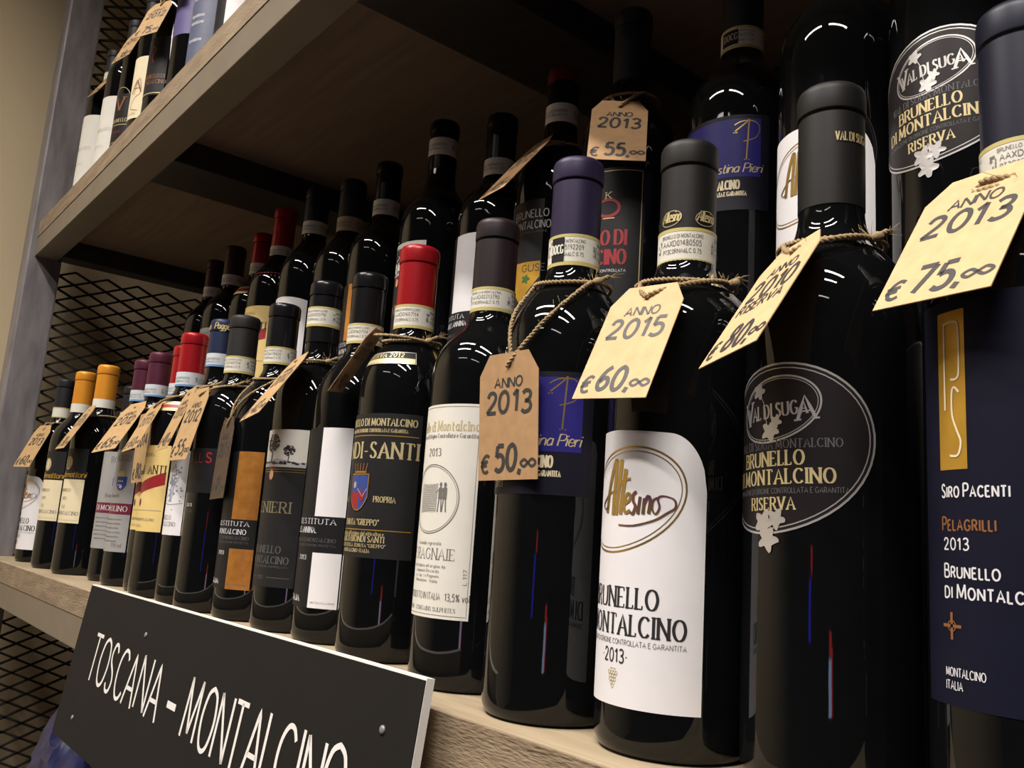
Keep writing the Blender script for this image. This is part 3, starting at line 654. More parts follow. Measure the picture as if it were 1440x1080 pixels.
L.fill('gold_band', PGOLD, D(-30), D(64), .2175, .2212, .0007, 20, 2); L.ribbon('border', SILVER, [(D(-31), .2170), (D(65), .2170), (D(65), .2265), (D(-31), .2265), (D(-31), .2170)], .0005, .0008)
L.text('lettering', PGOLD, 'RISERVA 2012', D(14), .2222, .0034, .045, 'serif', weight=.24, lift=.0009); label_sheet(L, b, 'neck_label')

b = fb('F7', -.4369, .0145, .3171, .0154, K_BLACK, 'front row bottle with two white panels on a black label, black capsule', seal_z=(.2690, .2510))
label_panels(b, WHITE, (.028, .0715, .1007, .1738))
b = fb('F8', -.5129, .0110, .3230, .0156, K_BLACK, 'front row bottle with pale tree picture above a dark lettered label', seal_z=(.2960, .2770), cap_bottom=.262)
label_renieri(b, 8)
b = fb('F9', -.5981, .0084, .3149, .0156, K_BLACK, 'front row bottle with copper orange foil panels on its black label', seal_z=(.2680, .2500))
label_panels(b, COPPER, (.029, .0665, .094, .1588), 20, 61)
b = fb('F10', -.6735, -.0025, .3119, .0158, K_CHAR, 'front row bottle with charcoal capsule and dark label with red letters', seal_z=(.2655, .2470))
L = simple_label(b, BLACKP, -45, 50, .118, .1635, (('2013', 8, .104, .003, .010, WINK, 'sans'), ('BRUNELLO', 0, .098, .0026, .022, FAINT, 'sans')))
L.text('lettering', MAROON, 'SALL', D(27), .1490, .0095, .030, 'sans', 'r'); L.text('lettering', REDINK, 'S', D(38), .1490, .0098, .0062, 'sans', weight=.16)
label_sheet(L, b)
b = fb('F11', -.7495, .0029, .3205, .0153, K_BLUE, 'front row bottle with blue capsule and white label with misty grey drawing', seal='doc', seal_z=(.2790, .2635))
L = simple_label(b, WHITE, -50, 41, .0725, .1640, (('BRUNELLO', -6, .089, .0045, .030, GREYINK, 'serif'), ('DI MONTALCINO', -6, .082, .0045, .046, GREYINK, 'serif')))
for q in range(60):
    a = random.gauss(0, 1); z = .128+random.gauss(0, .010); L.blob('drawing', BLUEGREY, D(8)+a*.008, z, random.uniform(.0008, .0022), random.uniform(.0008, .0018), .0003, 7, jit=.3)
for q in range(8): L.ribbon('drawing', BLUEGREY, catmull([(D(8)+random.uniform(-.002, .002), .108), (D(8)+random.uniform(-.005, .005), .122), (D(8)+random.uniform(-.013, .013), random.uniform(.125, .142))], 4), .0007)
L.ribbon('drawing', BLUEGREY, catmull([(D(-40), .104), (D(-10), .106), (D(10), .105), (D(38), .107)], 4), .0009); label_sheet(L, b)
L = Lay(cyl_map(.0158))
for a in (60, -30): L.text('capsule_lettering', PGOLD, 'Poggio', R_(a)*.0158, .3075, .0075, .018, 'script', slant=.2, weight=.14)
L.build(b)
b = fb('F12', -.8254, -.0032, .3141, .0161, K_RED, 'right one of the two adjoining red-capsuled bottles with yellow labels', seal='doc', seal_z=(.2640, .2465))
label_yellow(b, 4)
b = fb('F12b', -.9001, .0123, .3108, .0155, K_RED, 'left one of the two adjoining red-capsuled bottles, mostly hidden by price tags', seal='doc', seal_z=(.2600, .2440))
label_yellow(b, 4)
b = fb('F13', -.9815, .0068, .3113, .0156, K_PLUM, 'right one of the two plum-capsuled bottles with silver grey labels', seal='doc', seal_z=(.2655, .2490))
label_molino(b, 2, .0430, .1740)
b = fb('F14', -1.0576, .0096, .3104, .0155, K_PLUM, 'left one of the two plum-capsuled bottles with silver grey labels', seal='doc', seal_z=(.2650, .2490))
label_molino(b, 30, wide=50)
b = fb('F15', -1.1751, -.0105, .3126, .0155, K_ORA, 'right one of the two orange-capsuled front bottles with cream labels', seal='grey', seal_z=(.2590, .2460), band_text=False)
label_twotone(b, 5)
b = fb('F16', -1.2995, -.0128, .3152, .0155, K_ORA, 'left one of the two orange-capsuled front bottles with cream labels', seal='grey', seal_z=(.2610, .2470), band_text=False)
label_twotone(b, 5)
b = fb('F17', -1.4603, -.0072, .3197, .0150, K_DARK, 'farthest left front bottle with white label, beside the steel post', seal='docg', seal_z=(.2680, .2490), band_text=False)
label_altesino(b, 4, .0208, .1460, 62)
# second row at shelf level, behind the far bottles
wine_bottle('S1', (-1.372, .082, 0), .3135, .0150, K_DARK, 'dark-capsuled bottle standing behind the two orange-capsuled front bottles', BG, seal='grey', band_text=False)
wine_bottle('S2', (-1.262, .078, 0), .3125, .0155, K_ORA, 'orange-capsuled bottle hidden in the second row behind the front ones', BG, seal='grey', band_text=False)

# --- raised back row
ZB = .20
POSB = {}
def bb(key, x, y, h, rc, cm, label, **kw):
    POSB[key] = (x, y, ZB, h)
    return wine_bottle(key, (x, y, ZB), h, rc, cm, label, BG, near=x > -.5, **kw)
b = bb('B1', .043, .096, .315, .0153, K_GREY, 'back row bottle at far right with dark oval silver-rimmed label', seal=None, cap_bottom=.2525)
label_valdisuga(b, -4, .1285)
b = bb('B2', -.032, .103, .3149, .0154, K_GREY, 'back row bottle with white label seen behind the plain grey-black capsule', seal_z=(.2515, .2325))
label_altesino(b, -9, .0145, .1410)
b = bb('B3', -.1229, .1253, .3152, .0148, K_DARK, 'back row bottle with navy label, blue block and gold monogram', seal_z=(.2640, .2470))
label_pieri(b, -2, .1160, .1835, 68)
L = Lay(cyl_map(.0151)); L.fill('seal_badge', BLACKP, R_(-25)*.0151, R_(25)*.0151, .2500, .2615, .0004, 6); L.text('seal_badge', SEALT, 'DOCG', R_(3)*.0151, .2535, .005, .0105, 'serif', lift=.0007); L.build(b)
b = bb('B4', -.2199, .1120, .3202, .0150, K_DARK, 'back row bottle with black label framed in gold and red letters', seal=None, cap_bottom=.2560)
L = simple_label(b, DARKP, -58, 66, .030, .171, (), frame=PGOLD)
L.text('lettering', REDINK, 'BRUNELLO DI', D(46), .1105, .0110, .062, 'serif', 'r', weight=.2); L.text('lettering', REDINK, 'MONTALCINO', D(46), .0955, .0110, .062, 'serif', 'r', weight=.2); L.text('lettering', WINK, 'DENOMINAZIONE DI ORIGINE CONTROLLATA', D(47), .0895, .0020, .060, 'sans', 'r')
L.ellipse('emblem', REDINK, D(24), .1390, .0085, .0065, 0, .0022, .0004, 24); L.text('emblem', PGOLD, 'K', D(24), .1465, .005, .004, 'serif'); L.ribbon('emblem', PGOLD, [(D(18), .1310), (D(32), .1310)], .0008); label_sheet(L, b)
b = bb('B5', -.3203, .1284, .3164, .0145, K_DRED, 'back row bottle with dark red capsule and tall black label, orange flash below', seal='grey', seal_z=(.2790, .2610))
L = simple_label(b, DARKP, -46, 33, .080, .179, (('BRUNELLO', 12, .1630, .0068, .036, PGREY, 'sans'), ('DI MONTALCINO', 6, .1530, .0068, .048, PGREY, 'sans'), ('DENOMINAZIONE DI ORIGINE', 8, .1490, .0020, .040, FAINT, 'sans')))
L.fill('orange_flash', OCHRE, D(-44), D(32), lambda s: .112-max(0, .020-abs(s-D(4)))*1.2, .1235, .0003, 24); L.text('lettering', INK, 'LA FUGUSE'[-4:], D(22), .1150, .0060, .022, 'sans'); leaf(L, 'emblem', mat('green_ink', (.03, .12, .02), .5), D(12), .1085, .003); label_sheet(L, b)
b = bb('B6', -.4132, .1321, .3060, .0152, K_BLACK, 'back row bottle with a white panel over black writing, left of dark red capsule', seal='grey', seal_z=(.2570, .2395))
label_panels(b, WHITE, (.028, .065, .0965, .1725), -14, 26, -50)
b = bb('B7', -.4871, .1128, .3179, .0150, K_BLACK, 'back row bottle with a tree picture label behind the bright red capsule', seal='grey', seal_z=(.2960, .2770), cap_bottom=.262)
label_renieri(b, -10, .040, .176)
b = bb('B8', -.6110, .1221, .3131, .0150, K_BLACK, 'back row bottle with black capsule, seventh along from the right end', seal='grey', seal_z=(.2650, .2465))
label_panels(b, COPPER, (.029, .0665, .094, .1588), 0, 41, -50)
b = bb('B9', -.6873, .1175, .3122, .0156, K_DARK, 'back row bottle with tan paper neck strip and near-black capsule', seal='tan', seal_z=(.2620, .2440))
label_sheet(simple_label(b, BLACKP, -45, 50, .115, .1630), b)
b = bb('B10', -.7632, .1079, .3198, .0153, K_NAVY, 'back row bottle with navy capsule and plain white label', seal='grey', seal_z=(.2730, .2560))
L = Lay(CY); L.fill('front_label', WHITE, D(-52), D(66), .060, lambda s: .167-abs(s-D(7))**2*3.2, .0002, 40); L.text('lettering', GREYINK, 'ROSSO', D(5), .13, .008, .03, 'serif'); label_sheet(L, b)
b = bb('B11', -.8607, .1083, .3183, .0150, K_RED, 'nearer of the two red-capsuled back row bottles, with yellow label', seal='grey', seal_z=(.2620, .2460))
label_yellow(b, 6, .0735, .1715)
b = bb('B12', -.9719, .1263, .3138, .0151, K_RED, 'farther of the two red-capsuled back row bottles', seal='grey')
label_yellow(b, 6)
b = bb('B13', -1.0629, .1203, .3127, .0156, K_DPLUM, 'back row bottle with dark plum capsule, second from the far end', seal='grey')
label_molino(b, 0)
b = bb('B14', -1.1667, .1284, .3145, .0148, K_DPLUM, 'last bottle at the far end of the raised back row', seal='grey')
label_molino(b, 0)

# --- upper shelf
ZU = .64
POSU = {}
def ub(key, x, cm, label, h=.315, y=-.012):
    POSU[key] = (x, y, ZU, h)
    return wine_bottle(key, (x, y, ZU), h, .0154, cm, label, UG, band_text=False)
b = ub('U1', -1.456, K_DARK, 'upper shelf bottle with plain white label, right beside the post')
label_sheet(simple_label(b, OFFW, -50, 62, .033, .168, (('CHIANTI CLASSICO', 10, .10, .006, .05, PGREY, 'serif'), ('RISERVA', 10, .07, .005, .03, PGREY, 'serif'))), b)
b = ub('U2', -1.319, K_DARK, 'upper shelf bottle with plain white label, second from the post')
label_sheet(simple_label(b, OFFW, -50, 58, .018, .154, (('CHIANTI CLASSICO', 10, .09, .006, .05, PGREY, 'serif'), ('RISERVA', 10, .06, .005, .03, PGREY, 'serif'))), b)
b = ub('U3', -1.217, K_DARK, 'upper shelf bottle with black label and gold letter V')
L = simple_label(b, BLACKP, -48, 60, .035, .120, (('BRUNELLO', 22, .071, .006, .036, PGOLD, 'serif'), ('ROSSO', 20, .052, .004, .018, REDINK, 'serif')))
for z in (.036, .066): L.ribbon('gold_lines', PGOLD, [(D(-48), z), (D(60), z)], .0008)
L.ellipse('gold_lines', PGOLD, D(18), .112, .020, .020, 0, .001, .0004, 40, 20, 160); L.text('emblem', ORINK, 'V', D(20), .092, .022, .018, 'serif'); label_sheet(L, b)
b = ub('U4', -1.128, K_DARK, 'upper shelf bottle with yellow label and brown sketch')
L = simple_label(b, CREAM, -48, 55, .046, .149); L.ribbon('sketch', ORINK, catmull([(D(15), .085), (D(28), .112), (D(36), .088), (D(20), .080), (D(8), .064), (D(34), .058)], 5), .0012); L.text('sketch', ORINK, 'A', D(22), .088, .022, .02, 'script'); L.text('lettering', GREYINK, 'ITALIA', D(14), .052, .004, .02, 'serif'); label_sheet(L, b)
b = ub('U5', -1.054, K_DARK, 'upper shelf bottle with charcoal label and tan letters over a gold line')
L = simple_label(b, DARKP, -48, 58, .056, .150, (('BRUNELLO DI', 26, .083, .006, .04, ORINK, 'serif'), ('MONTALCINO', 26, .074, .006, .045, ORINK, 'serif'))); L.ribbon('gold_lines', PGOLD, [(D(-48), .059), (D(58), .059)], .0012); L.ribbon('emblem', REDINK, catmull([(D(16), .135), (D(26), .128), (D(16), .118), (D(24), .108)], 4), .002); label_sheet(L, b)
b = ub('U6', -.941, K_DARK, 'upper shelf bottle with a purple label')
label_sheet(simple_label(b, PURPLEP, -50, 62, .104, .175), b)
b = ub('U7', -.863, K_BLUE, 'upper shelf bottle with tall slate blue label and small white words')
L = simple_label(b, SLATEP, -50, 60, .030, .190)
for z in (.060, .085, .095, .120): L.text('lettering', WINK, 'Montalcino', D(18), z, .005, .024, 'sans')
label_sheet(L, b)
b = ub('U8', -.765, K_DARK, 'upper shelf bottle with wide white panel on a black label')
label_panels(b, WHITE, (.012, .024, .026, .150), 26, 66, -30)
b = ub('U9', -.663, K_DARK, 'upper shelf bottle with cream-topped label, last in view on the right')
label_sheet(simple_label(b, CREAM, -50, 60, .068, .150), b)

# ------------------------------------------------------------------ price tags
def tube(pts, r, seg=6):
    V, F = [], []; up = Vector((0.1, 0.2, 1)).normalized(); P = [Vector(p) for p in pts]
    for i, p in enumerate(P):
        t = (P[min(i+1, len(P)-1)]-P[max(i-1, 0)]).normalized()
        n = (up-t*up.dot(t)).normalized(); up = n; bn = t.cross(n)
        rad = r(i/(len(P)-1)) if callable(r) else r
        for k in range(seg):
            a = 2*PI*k/seg; V.append(p+(n*math.cos(a)+bn*math.sin(a))*rad)
    for i in range(len(P)-1):
        for k in range(seg):
            a = i*seg+k; b2 = i*seg+(k+1) % seg; F.append((a, b2, b2+seg, a+seg))
    F.append(tuple(range(seg-1, -1, -1))); F.append(tuple(range((len(P)-1)*seg, len(P)*seg)))
    return V, F
def twisted(pts, r=.0011, pitch=.0050):
    """two-ply twine along a path"""
    P = [Vector(p) for p in pts]; D_ = [0]
    Q = [P[0]]
    for a, b_ in zip(P, P[1:]):
        n = max(1, int((b_-a).length/.0011))
        for k in range(1, n+1): Q.append(a.lerp(b_, k/n))
    out = []; up = Vector((.1, .2, 1)).normalized(); acc = 0
    A, B = [], []
    for i, p in enumerate(Q):
        t = (Q[min(i+1, len(Q)-1)]-Q[max(i-1, 0)]); t = t.normalized() if t.length > 1e-9 else Vector((1, 0, 0))
        n = (up-t*up.dot(t)).normalized(); up = n; bn = t.cross(n)
        if i: acc += (Q[i]-Q[i-1]).length
        q = 2*PI*acc/pitch; o = (n*math.cos(q)+bn*math.sin(q))*r*.62
        A.append(p+o); B.append(p-o)
    return [tube(A, r*.72, 5), tube(B, r*.72, 5)]
def fibres(center, dirv, n, ln, spread):
    out = []
    for k in range(n):
        d = (Vector(dirv)+Vector((random.gauss(0, spread), random.gauss(0, spread), random.gauss(0, spread)))).normalized()
        l = ln*random.uniform(.5, 1.1); c0 = Vector(center)+Vector((random.gauss(0, .0006),)*3)
        sag = Vector((random.gauss(0, .3), random.gauss(0, .3), random.gauss(0, .3)))*l*.4
        out.append(tube([c0, c0+d*l*.5+sag*.4, c0+d*l+sag], .00013, 3))
    return out
PTG = 'kraft price tags tied to bottle necks'
def price_tag(label, origin, X, Y, W, Ln, bottle, texts, knot=60, fold=0.0, m=None, loop=True, tail=True, both=False):
    bx, by, bz, bh = bottle
    X = Vector(X).normalized(); Y = Vector(Y); Y = (Y-X*Y.dot(X)).normalized(); N = X.cross(Y)
    O = Vector(origin); m = m or KRAFT
    root = thing('price_tag', label, 'price tag', O, PTG)
    def mp(s, t, l):
        q = (t/Ln+.5); bend = fold*(t/Ln)**2
        return X*s+Y*t+N*(l+bend)
    # card: clipped top corners and a punched hole, with real thickness
    th = .00045; a = .17*W; c = .165*Ln; hz = -.105*Ln; hr = .0019
    outer = [(-W/2, -Ln), (W/2, -Ln), (W/2, -c), (W/2-a, 0), (-W/2+a, 0), (-W/2, -c)]
    dense = []
    for p, q in zip(outer, outer[1:]+outer[:1]):
        for k in range(8): dense.append((p[0]+(q[0]-p[0])*k/8, p[1]+(q[1]-p[1])*k/8))
    hole = [(hr*math.cos(2*PI*k/16), hz+hr*math.sin(2*PI*k/16)) for k in range(16)]
    V, F = [], []
    import bmesh
    bm = bmesh.new()
    vo = [bm.verts.new((p[0], p[1], 0)) for p in dense]; vh = [bm.verts.new((p[0], p[1], 0)) for p in hole]
    eo = [bm.edges.new((vo[i], vo[(i+1) % len(vo)])) for i in range(len(vo))]; eh = [bm.edges.new((vh[i], vh[(i+1) % 16])) for i in range(16)]
    bmesh.ops.triangle_fill(bm, use_beauty=True, use_dissolve=False, edges=eo+eh)
    bm.faces.ensure_lookup_table()
    for fc in bm.faces:
        fc.normal_update()
        if fc.normal.z < 0: fc.normal_flip()
    ext = bmesh.ops.extrude_face_region(bm, geom=bm.faces[:])
    for v in [g for g in ext['geom'] if isinstance(g, bmesh.types.BMVert)]: v.co.z -= th
    bmesh.ops.recalc_face_normals(bm, faces=bm.faces[:]); bm.verts.index_update()
    V = [mp(v.co.x, v.co.y, v.co.z) for v in bm.verts]; F = [tuple(v.index for v in fc.verts) for fc in bm.faces]; bm.free()
    card = mesh_obj('card', V, F, m, root)
    L = Lay(mp)
    for (tx, s, t, h, wd) in texts:
        L.text('handwriting', MARKER, tx, s*W, t*Ln, h*Ln, wd*W if wd else None, 'hand', jit=.05, lift=.00012, slant=.08, weight=.19 if h > .1 else .2)
    L.build(card)
    # twine: from the hole to the neck and round it
    parts = []
    zc = bz+(.2345+(bh-.315)); rl = prof_r(zc-bz, bh)+.0030
    kd = R_(knot); K = Vector((bx+math.sin(kd)*rl, by-math.cos(kd)*rl, zc))
    def push(p):
        d = Vector((p.x-bx, p.y-by, 0)); rmin = prof_r(p.z-bz, bh)+.0031
        if d.length < rmin: d = (d.normalized() if d.length > 1e-6 else Vector((0, -1, 0)))*rmin; return Vector((bx+d.x, by+d.y, p.z))
        return p
    hp = O+mp(0, hz, .0); hf = hp+N*.0010; hb = hp-N*.0012
    if loop:
        aH = math.atan2(hp.x-bx, -(hp.y-by))
        top = O+mp(0, .001, .0012)
        a0, a1 = aH, kd
        near = []
        start = hf
        for k in range(41):
            q = k/40; ang = a0+(a1-a0)*min(1, q*1.0)
            zz = start.z+(zc-start.z)*(1-(1-q)**1.6)
            rad0 = math.hypot(start.x-bx, start.y-by); rad = rad0+(rl-rad0)*q
            near.append(push(Vector((bx+math.sin(ang)*rad, by-math.cos(ang)*rad, zz))))
        parts += twisted([push(hb), push(start)]+near[1:])
        ring = [Vector((bx+math.sin(kd+2*PI*k/40)*rl, by-math.cos(kd+2*PI*k/40)*rl, zc+.0012*math.sin(4*PI*k/40))) for k in range(41)]
        parts += twisted(ring)
        back = []
        for k in range(37):
            q = k/36; ang = a0+R_(-12)*q*2.2
            zz = hb.z+(zc-.001-hb.z)*q; rad0 = math.hypot(hb.x-bx, hb.y-by)
            back.append(push(Vector((bx+math.sin(ang)*(rad0+(rl-rad0)*q), by-math.cos(ang)*(rad0+(rl-rad0)*q), zz))))
        parts += twisted([push(hf)]+back)
        if tail:
            dv = Vector((math.cos(kd), math.sin(kd), .35)); E = K+Vector((math.sin(kd), -math.cos(kd), 0))*.0032
            tail_p = [K, K+dv*.004+Vector((0, 0, .001)), K+dv*.010+Vector((0, 0, .002))]
            parts += twisted(tail_p, .0012)
            parts.append(tube([E-dv*.0016, E+dv*.0005, E+dv*.0026], lambda q: .0024-.0008*abs(q-.5), 7))
            parts += fibres(tail_p[-1], dv, 12, .008, .35); parts += fibres(K, (0, 0, 1), 8, .008, .8)
        for k in range(6): parts += fibres(random.choice(near), (math.sin(aH), -math.cos(aH), .5), 1, .006, .7)
    v, fs = merge(parts)
    def clear(p):
        p = Vector(p); d = Vector((p.x-bx, p.y-by, 0)); rmin = prof_r(p.z-bz, bh)+.0011
        if 0 < d.length < rmin: d = d.normalized()*rmin; p = Vector((bx+d.x, by+d.y, p.z))
        return p
    v = [clear(q) for q in v]
    if fs: mesh_obj('twine', [Vector(q)-O for q in v], fs, TWINE, root, True)
    return root
def price(y, p, extra=None, anno=True):
    t = []
    if anno: t.append(('ANNO', .0, -.275, .075, .46))
    t.append((y, .0, -.475, .165, .74))
    if extra: t.append((extra, -.02, -.585, .085, .74))
    t.append(('\u20ac', -.385, -.945, .135, .15)); t.append((p+',', .00, -.930, .195, .44 if len(p) == 2 else .5)); t.append(('\u00f8', .335, -.905, .115, .25))
    return t
B_ = lambda k: POSF[k]
price_tag('nearest kraft price tag at right, reading 75,00, over the navy label', (0.0996, -0.0210, 0.2440), (.9788, -.2034, -.0237), (.1264, .5092, .8513), 0.0470, 0.0678, B_('F1'), price('2013', '75'), 70)
price_tag('kraft price tag reading 2010 riserva 80,00 beside the plain grey-black capsule', (0.0219, -0.0271, 0.2316), (.9356, -.3343, .1132), (.1059, .5719, .8134), 0.0411, 0.0722, B_('F2'), price('2010', '80', 'RISERVA'), 75)
price_tag('kraft price tag reading 60,00 above the tall white label', (-0.0491, -0.0435, 0.2207), (.9958, .0728, -.0560), (.0219, .4032, .9148), 0.0445, 0.0662, B_('F3'), price('2015', '60'), 95)
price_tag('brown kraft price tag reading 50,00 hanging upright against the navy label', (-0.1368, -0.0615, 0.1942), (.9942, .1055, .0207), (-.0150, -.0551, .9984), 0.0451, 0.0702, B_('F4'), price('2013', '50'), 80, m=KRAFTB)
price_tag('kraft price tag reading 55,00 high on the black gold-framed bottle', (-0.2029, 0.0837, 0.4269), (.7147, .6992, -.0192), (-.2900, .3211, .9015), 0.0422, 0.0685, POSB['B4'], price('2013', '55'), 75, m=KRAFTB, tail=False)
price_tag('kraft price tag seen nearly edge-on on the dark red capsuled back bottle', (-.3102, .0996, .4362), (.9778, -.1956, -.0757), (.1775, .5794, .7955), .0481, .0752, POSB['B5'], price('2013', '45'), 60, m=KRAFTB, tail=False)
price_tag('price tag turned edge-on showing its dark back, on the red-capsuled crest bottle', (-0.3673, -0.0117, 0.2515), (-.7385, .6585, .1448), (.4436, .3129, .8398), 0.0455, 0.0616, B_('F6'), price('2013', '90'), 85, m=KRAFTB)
price_tag('slanted price tag over the bottle with the tree picture label', (-.4970, -.0157, .2450), (.9922, -.0819, .0939), (-.0310, .5678, .8226), .0503, .0768, B_('F8'), price('2012', '42'), 80, m=KRAFTM)
price_tag('dark brown price tag hanging upright beside the copper orange panels', (-.6127, -.0311, .1927), (.9938, -.1045, .0368), (-.0319, .0479, .9983), .0470, .0804, B_('F9'), price('2013', '45'), 80, m=KRAFTD)
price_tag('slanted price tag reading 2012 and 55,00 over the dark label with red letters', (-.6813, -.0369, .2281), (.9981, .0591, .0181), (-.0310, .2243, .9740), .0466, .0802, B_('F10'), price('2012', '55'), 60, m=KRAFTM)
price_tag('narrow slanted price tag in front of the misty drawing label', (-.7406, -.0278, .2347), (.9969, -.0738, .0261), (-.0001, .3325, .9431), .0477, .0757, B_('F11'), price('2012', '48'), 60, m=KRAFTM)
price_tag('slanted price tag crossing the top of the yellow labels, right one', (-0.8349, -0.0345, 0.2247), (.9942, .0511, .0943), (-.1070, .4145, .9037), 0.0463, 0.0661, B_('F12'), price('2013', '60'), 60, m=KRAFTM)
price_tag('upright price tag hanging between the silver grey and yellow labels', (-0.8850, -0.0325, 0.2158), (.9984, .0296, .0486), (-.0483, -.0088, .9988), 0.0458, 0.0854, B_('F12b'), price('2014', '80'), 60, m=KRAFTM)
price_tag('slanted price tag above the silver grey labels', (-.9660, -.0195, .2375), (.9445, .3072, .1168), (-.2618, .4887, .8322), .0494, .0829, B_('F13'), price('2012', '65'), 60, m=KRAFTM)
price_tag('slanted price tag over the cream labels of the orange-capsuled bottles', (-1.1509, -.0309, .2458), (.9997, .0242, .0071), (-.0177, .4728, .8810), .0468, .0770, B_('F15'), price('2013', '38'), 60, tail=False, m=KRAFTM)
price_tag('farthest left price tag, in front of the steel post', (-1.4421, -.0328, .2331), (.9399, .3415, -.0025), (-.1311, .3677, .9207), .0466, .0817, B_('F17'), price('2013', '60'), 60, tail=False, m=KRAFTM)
for (k, lab, py, pp, o_, X_, Y_) in (
        ('U1', 'lowest in the chain of price tags along the upper shelf, next the post', '2013', '35', (-1.4160, -.0150, .9042), (.9893, .1185, -.0856), (.0186, .4793, .8775)),
        ('U3', 'second price tag up in the chain along the upper shelf', '2012', '38', (-1.1820, -.0415, .8660), (.9417, .3087, .1338), (-.2368, .3258, .9153)),
        ('U5', 'price tag reading 75,00 on the upper shelf, biggest in its chain', '2012', '75', (-1.0360, -.0470, .8450), (.8882, .4572, .0463), (-.1978, .2893, .9366)),
        ('U6', 'topmost upper shelf price tag, cut by the top of the picture', '2012', '60', (-.9330, -.0480, .8690), (.8767, .4558, -.1540), (.0671, .2011, .9773))):
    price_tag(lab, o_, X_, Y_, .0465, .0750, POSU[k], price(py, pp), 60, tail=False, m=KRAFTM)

# ------------------------------------------------------------------ shelf rack
rack = thing('display_shelf', 'steel and wood display shelf rack with mesh end panel', 'shelf', (0, 0, 0))
XL, XR = -1.62, 0.95; YF, YB = -.067, .42
def part(name, bx, m, b=.0012, parent=rack):
    v, fs = boxg(*bx, b); return mesh_obj(name, v, fs, m, parent)
for zt in (0.0, .64, -.64):
    part('shelf_board', (XL+.002, XR, YF+.0015, YB, zt-.032, zt), WOOD)
    part('front_edge', (XL+.002, XR, YF, YF+.0016, zt-.032, zt-.0006), EDGE, .0004)
    part('underside_shade_panel', (XL+.004, XR, YF+.0405, YB-.0405, zt-.0345, zt-.0323), UWOOD)  # thin darker sheet added as the shade under the board
    part('front_rail', (XL, XR, YF+.001, YF+.041, zt-.070, zt-.0322), STEEL)
    part('back_rail', (XL, XR, YB-.04, YB, zt-.070, zt-.0322), BARM)
    part('end_rail', (XL, XL+.045, YF+.041, YB-.04, zt-.070, zt-.0322), BARM)
    for x in (-.99, -.385, .22, .80):
        part('cross_bar', (x-.055, x+.05, YF+.041, YB-.04, zt-.070, zt-.0322), BARM)
for x0 in (XL-.06, XR):
    for y0, y1 in ((-.079, -.017), (YB-.03, YB+.03)):
        part('upright_post', (x0, x0+.06, y0, y1, -1.25, 1.45), POST, .004)
# expanded metal end panel: staggered diamond strands
def expanded(y0, y1, z0, z1, x, dw=.060, dh=.026):
    V, F = [], []
    nr = int((z1-z0)/(dh/2)); nc = int((y1-y0)/(dw/2))
    def strand(p, q):
        a, b_ = Vector(p), Vector(q); d = (b_-a).normalized(); n = Vector((0, -d.z, d.y))*.0019; tx = Vector((.0034, 0, 0))
        k = len(V)
        V.extend([a-n-tx, a+n-tx, a+n+tx*.4, a-n+tx*.4, b_-n-tx, b_+n-tx, b_+n+tx*.4, b_-n+tx*.4])
        F.extend([(k, k+1, k+5, k+4), (k+1, k+2, k+6, k+5), (k+2, k+3, k+7, k+6), (k+3, k, k+4, k+7)])
    for i in range(nr):
        for j in range(nc):
            za, zb = z0+i*dh/2, z0+(i+1)*dh/2; ya, yb = y0+j*dw/2, y0+(j+1)*dw/2
            if (i+j) % 2: strand((x, ya, zb), (x, yb, za))
            else: strand((x, ya, za), (x, yb, zb))
    return V, F
for z0, z1 in ((.0, .57), (.64, 1.45), (-.64, -.07)):
    v, fs = expanded(-.017, YB-.03, z0, z1, XL-.012); mesh_obj('mesh_panel', v, fs, MESH, rack)
# frame strip along the mesh
# riser carrying the back row
v, fs = boxg(-1.215, XR-.01, .056, .30, .0005, ZB, .0015)
rz = thing('riser', 'dark wooden riser box carrying the back row of bottles', 'riser', (0, 0, 0)); mesh_obj('riser_box', v, fs, RISER, rz)

# ------------------------------------------------------------------ hanging sign
sg = thing('shelf_sign', 'black board sign lettered in white, hung on the middle shelf front', 'sign', (-.824, -.0745, .0122)); sg.rotation_euler.y = -.0072
TL = R_(7); W_, H_ = .660, .155
def spl(s, t, l): return (s, t*math.sin(TL)*1.0-l*math.cos(TL), t*math.cos(TL)+l*math.sin(TL)*-1.0*-1.0)
def sbox(s0, s1, t0, t1, l0, l1): 
    v = [spl(s, t, l) for s in (s0, s1) for t in (t0, t1) for l in (l0, l1)]
    return v, [(0, 1, 3, 2), (4, 6, 7, 5), (0, 4, 5, 1), (2, 3, 7, 6), (0, 2, 6, 4), (1, 5, 7, 3)]
v, fs = sbox(0, W_, -H_, 0, 0, .0052); core = mesh_obj('board_core', v, fs, FOAM, sg)
v, fs = sbox(0, W_-.0004, -H_, -.0013, .0052, .0058); face = mesh_obj('board_face', v, fs, BOARD, sg)
L = Lay(lambda s, t, l: spl(s, t, .0058+l))
L.text('lettering', CHALK, 'TOSCANA', .068, -.0905, .044, .220, 'hand', 'l', weight=.08, jit=.04, slant=.03, rot=-.0072)
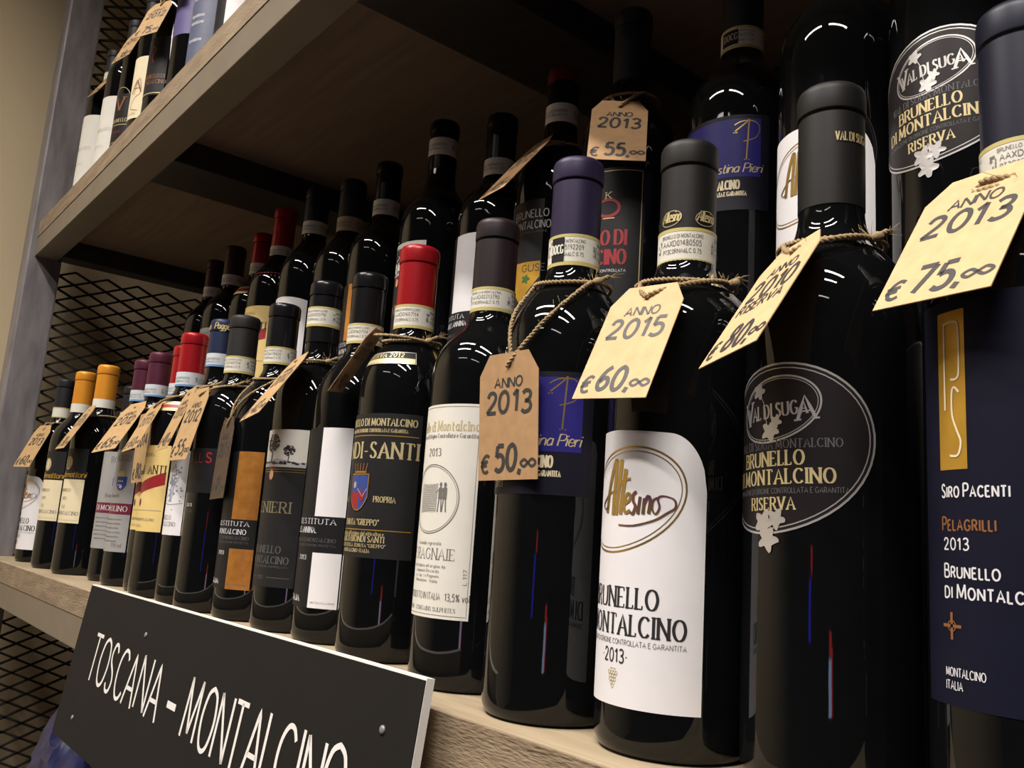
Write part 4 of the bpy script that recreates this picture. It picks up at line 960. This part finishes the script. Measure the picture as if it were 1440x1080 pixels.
L.ribbon('lettering', CHALK, [(.307, -.0738), (.327, -.0739)], .0055, .0004)
L.text('lettering', CHALK, 'MONTALCINO', .349, -.0920, .044, .252, 'hand', 'l', weight=.08, jit=.04, slant=.03, rot=-.0072)
L.build(face)
for (s, t) in ((.215, -.030), (.628, -.032), (.06, -.13)):
    v, fs = revolve([(0, 0), (.0026, .0), (.0024, .0009), (.0012, .0014), (0, .0015)], 12)
    v = [spl(s+a, t+b_, .0058+c_) for a, b_, c_ in v]; mesh_obj('screw', v, fs, POST, face, True)

# ------------------------------------------------------------------ blue bag under the shelf
V, F = [], []; nu, nv = 56, 40
for j in range(nv+1):
    q = j/nv; z = -.639+.44*q
    for i in range(nu):
        a = 2*PI*i/nu; k = 1-.42*max(0, q-.74)/.26
        fr = 1+.10*math.sin(5*a+9*q)+.07*math.sin(11*a-17*q)+.06*abs(math.sin(7*a+23*q))+.05*abs(math.sin(13*a-31*q))+.03*random.uniform(-1, 1)
        V.append((-1.135+.13*k*fr*math.cos(a), .035+.085*k*fr*math.sin(a), z+((.020*math.sin(2*a+1.2)+.012*math.sin(5*a))*q if 0 < q else 0)))
for j in range(nv):
    for i in range(nu):
        a = j*nu+i; b_ = j*nu+(i+1) % nu; F.append((a, b_, b_+nu, a+nu))
F.append(tuple(range(nu-1, -1, -1))); F.append(tuple(range(nv*nu, (nv+1)*nu)))
bag = mesh_obj('plastic_bag', V, F, BAGM, None, 'auto'); bag['label'] = 'crumpled dark blue plastic bag on the lowest shelf, below the sign'; bag['category'] = 'bag'

# ------------------------------------------------------------------ room
def struct(name, bx, m):
    v, fs = boxg(*bx); o = mesh_obj(name, v, fs, m); o['kind'] = 'structure'; return o
struct('wall_left', (-1.85, -1.75, -4.5, .62, -1.25, 1.85), WALL)
struct('wall_back', (-1.75, 2.6, .47, .57, -1.25, 1.85), WALL)
struct('floor', (-1.85, 2.6, -4.5, .62, -1.35, -1.25), FLOOR)
struct('ceiling', (-1.85, 2.6, -4.5, .62, 1.85, 1.95), CEIL)
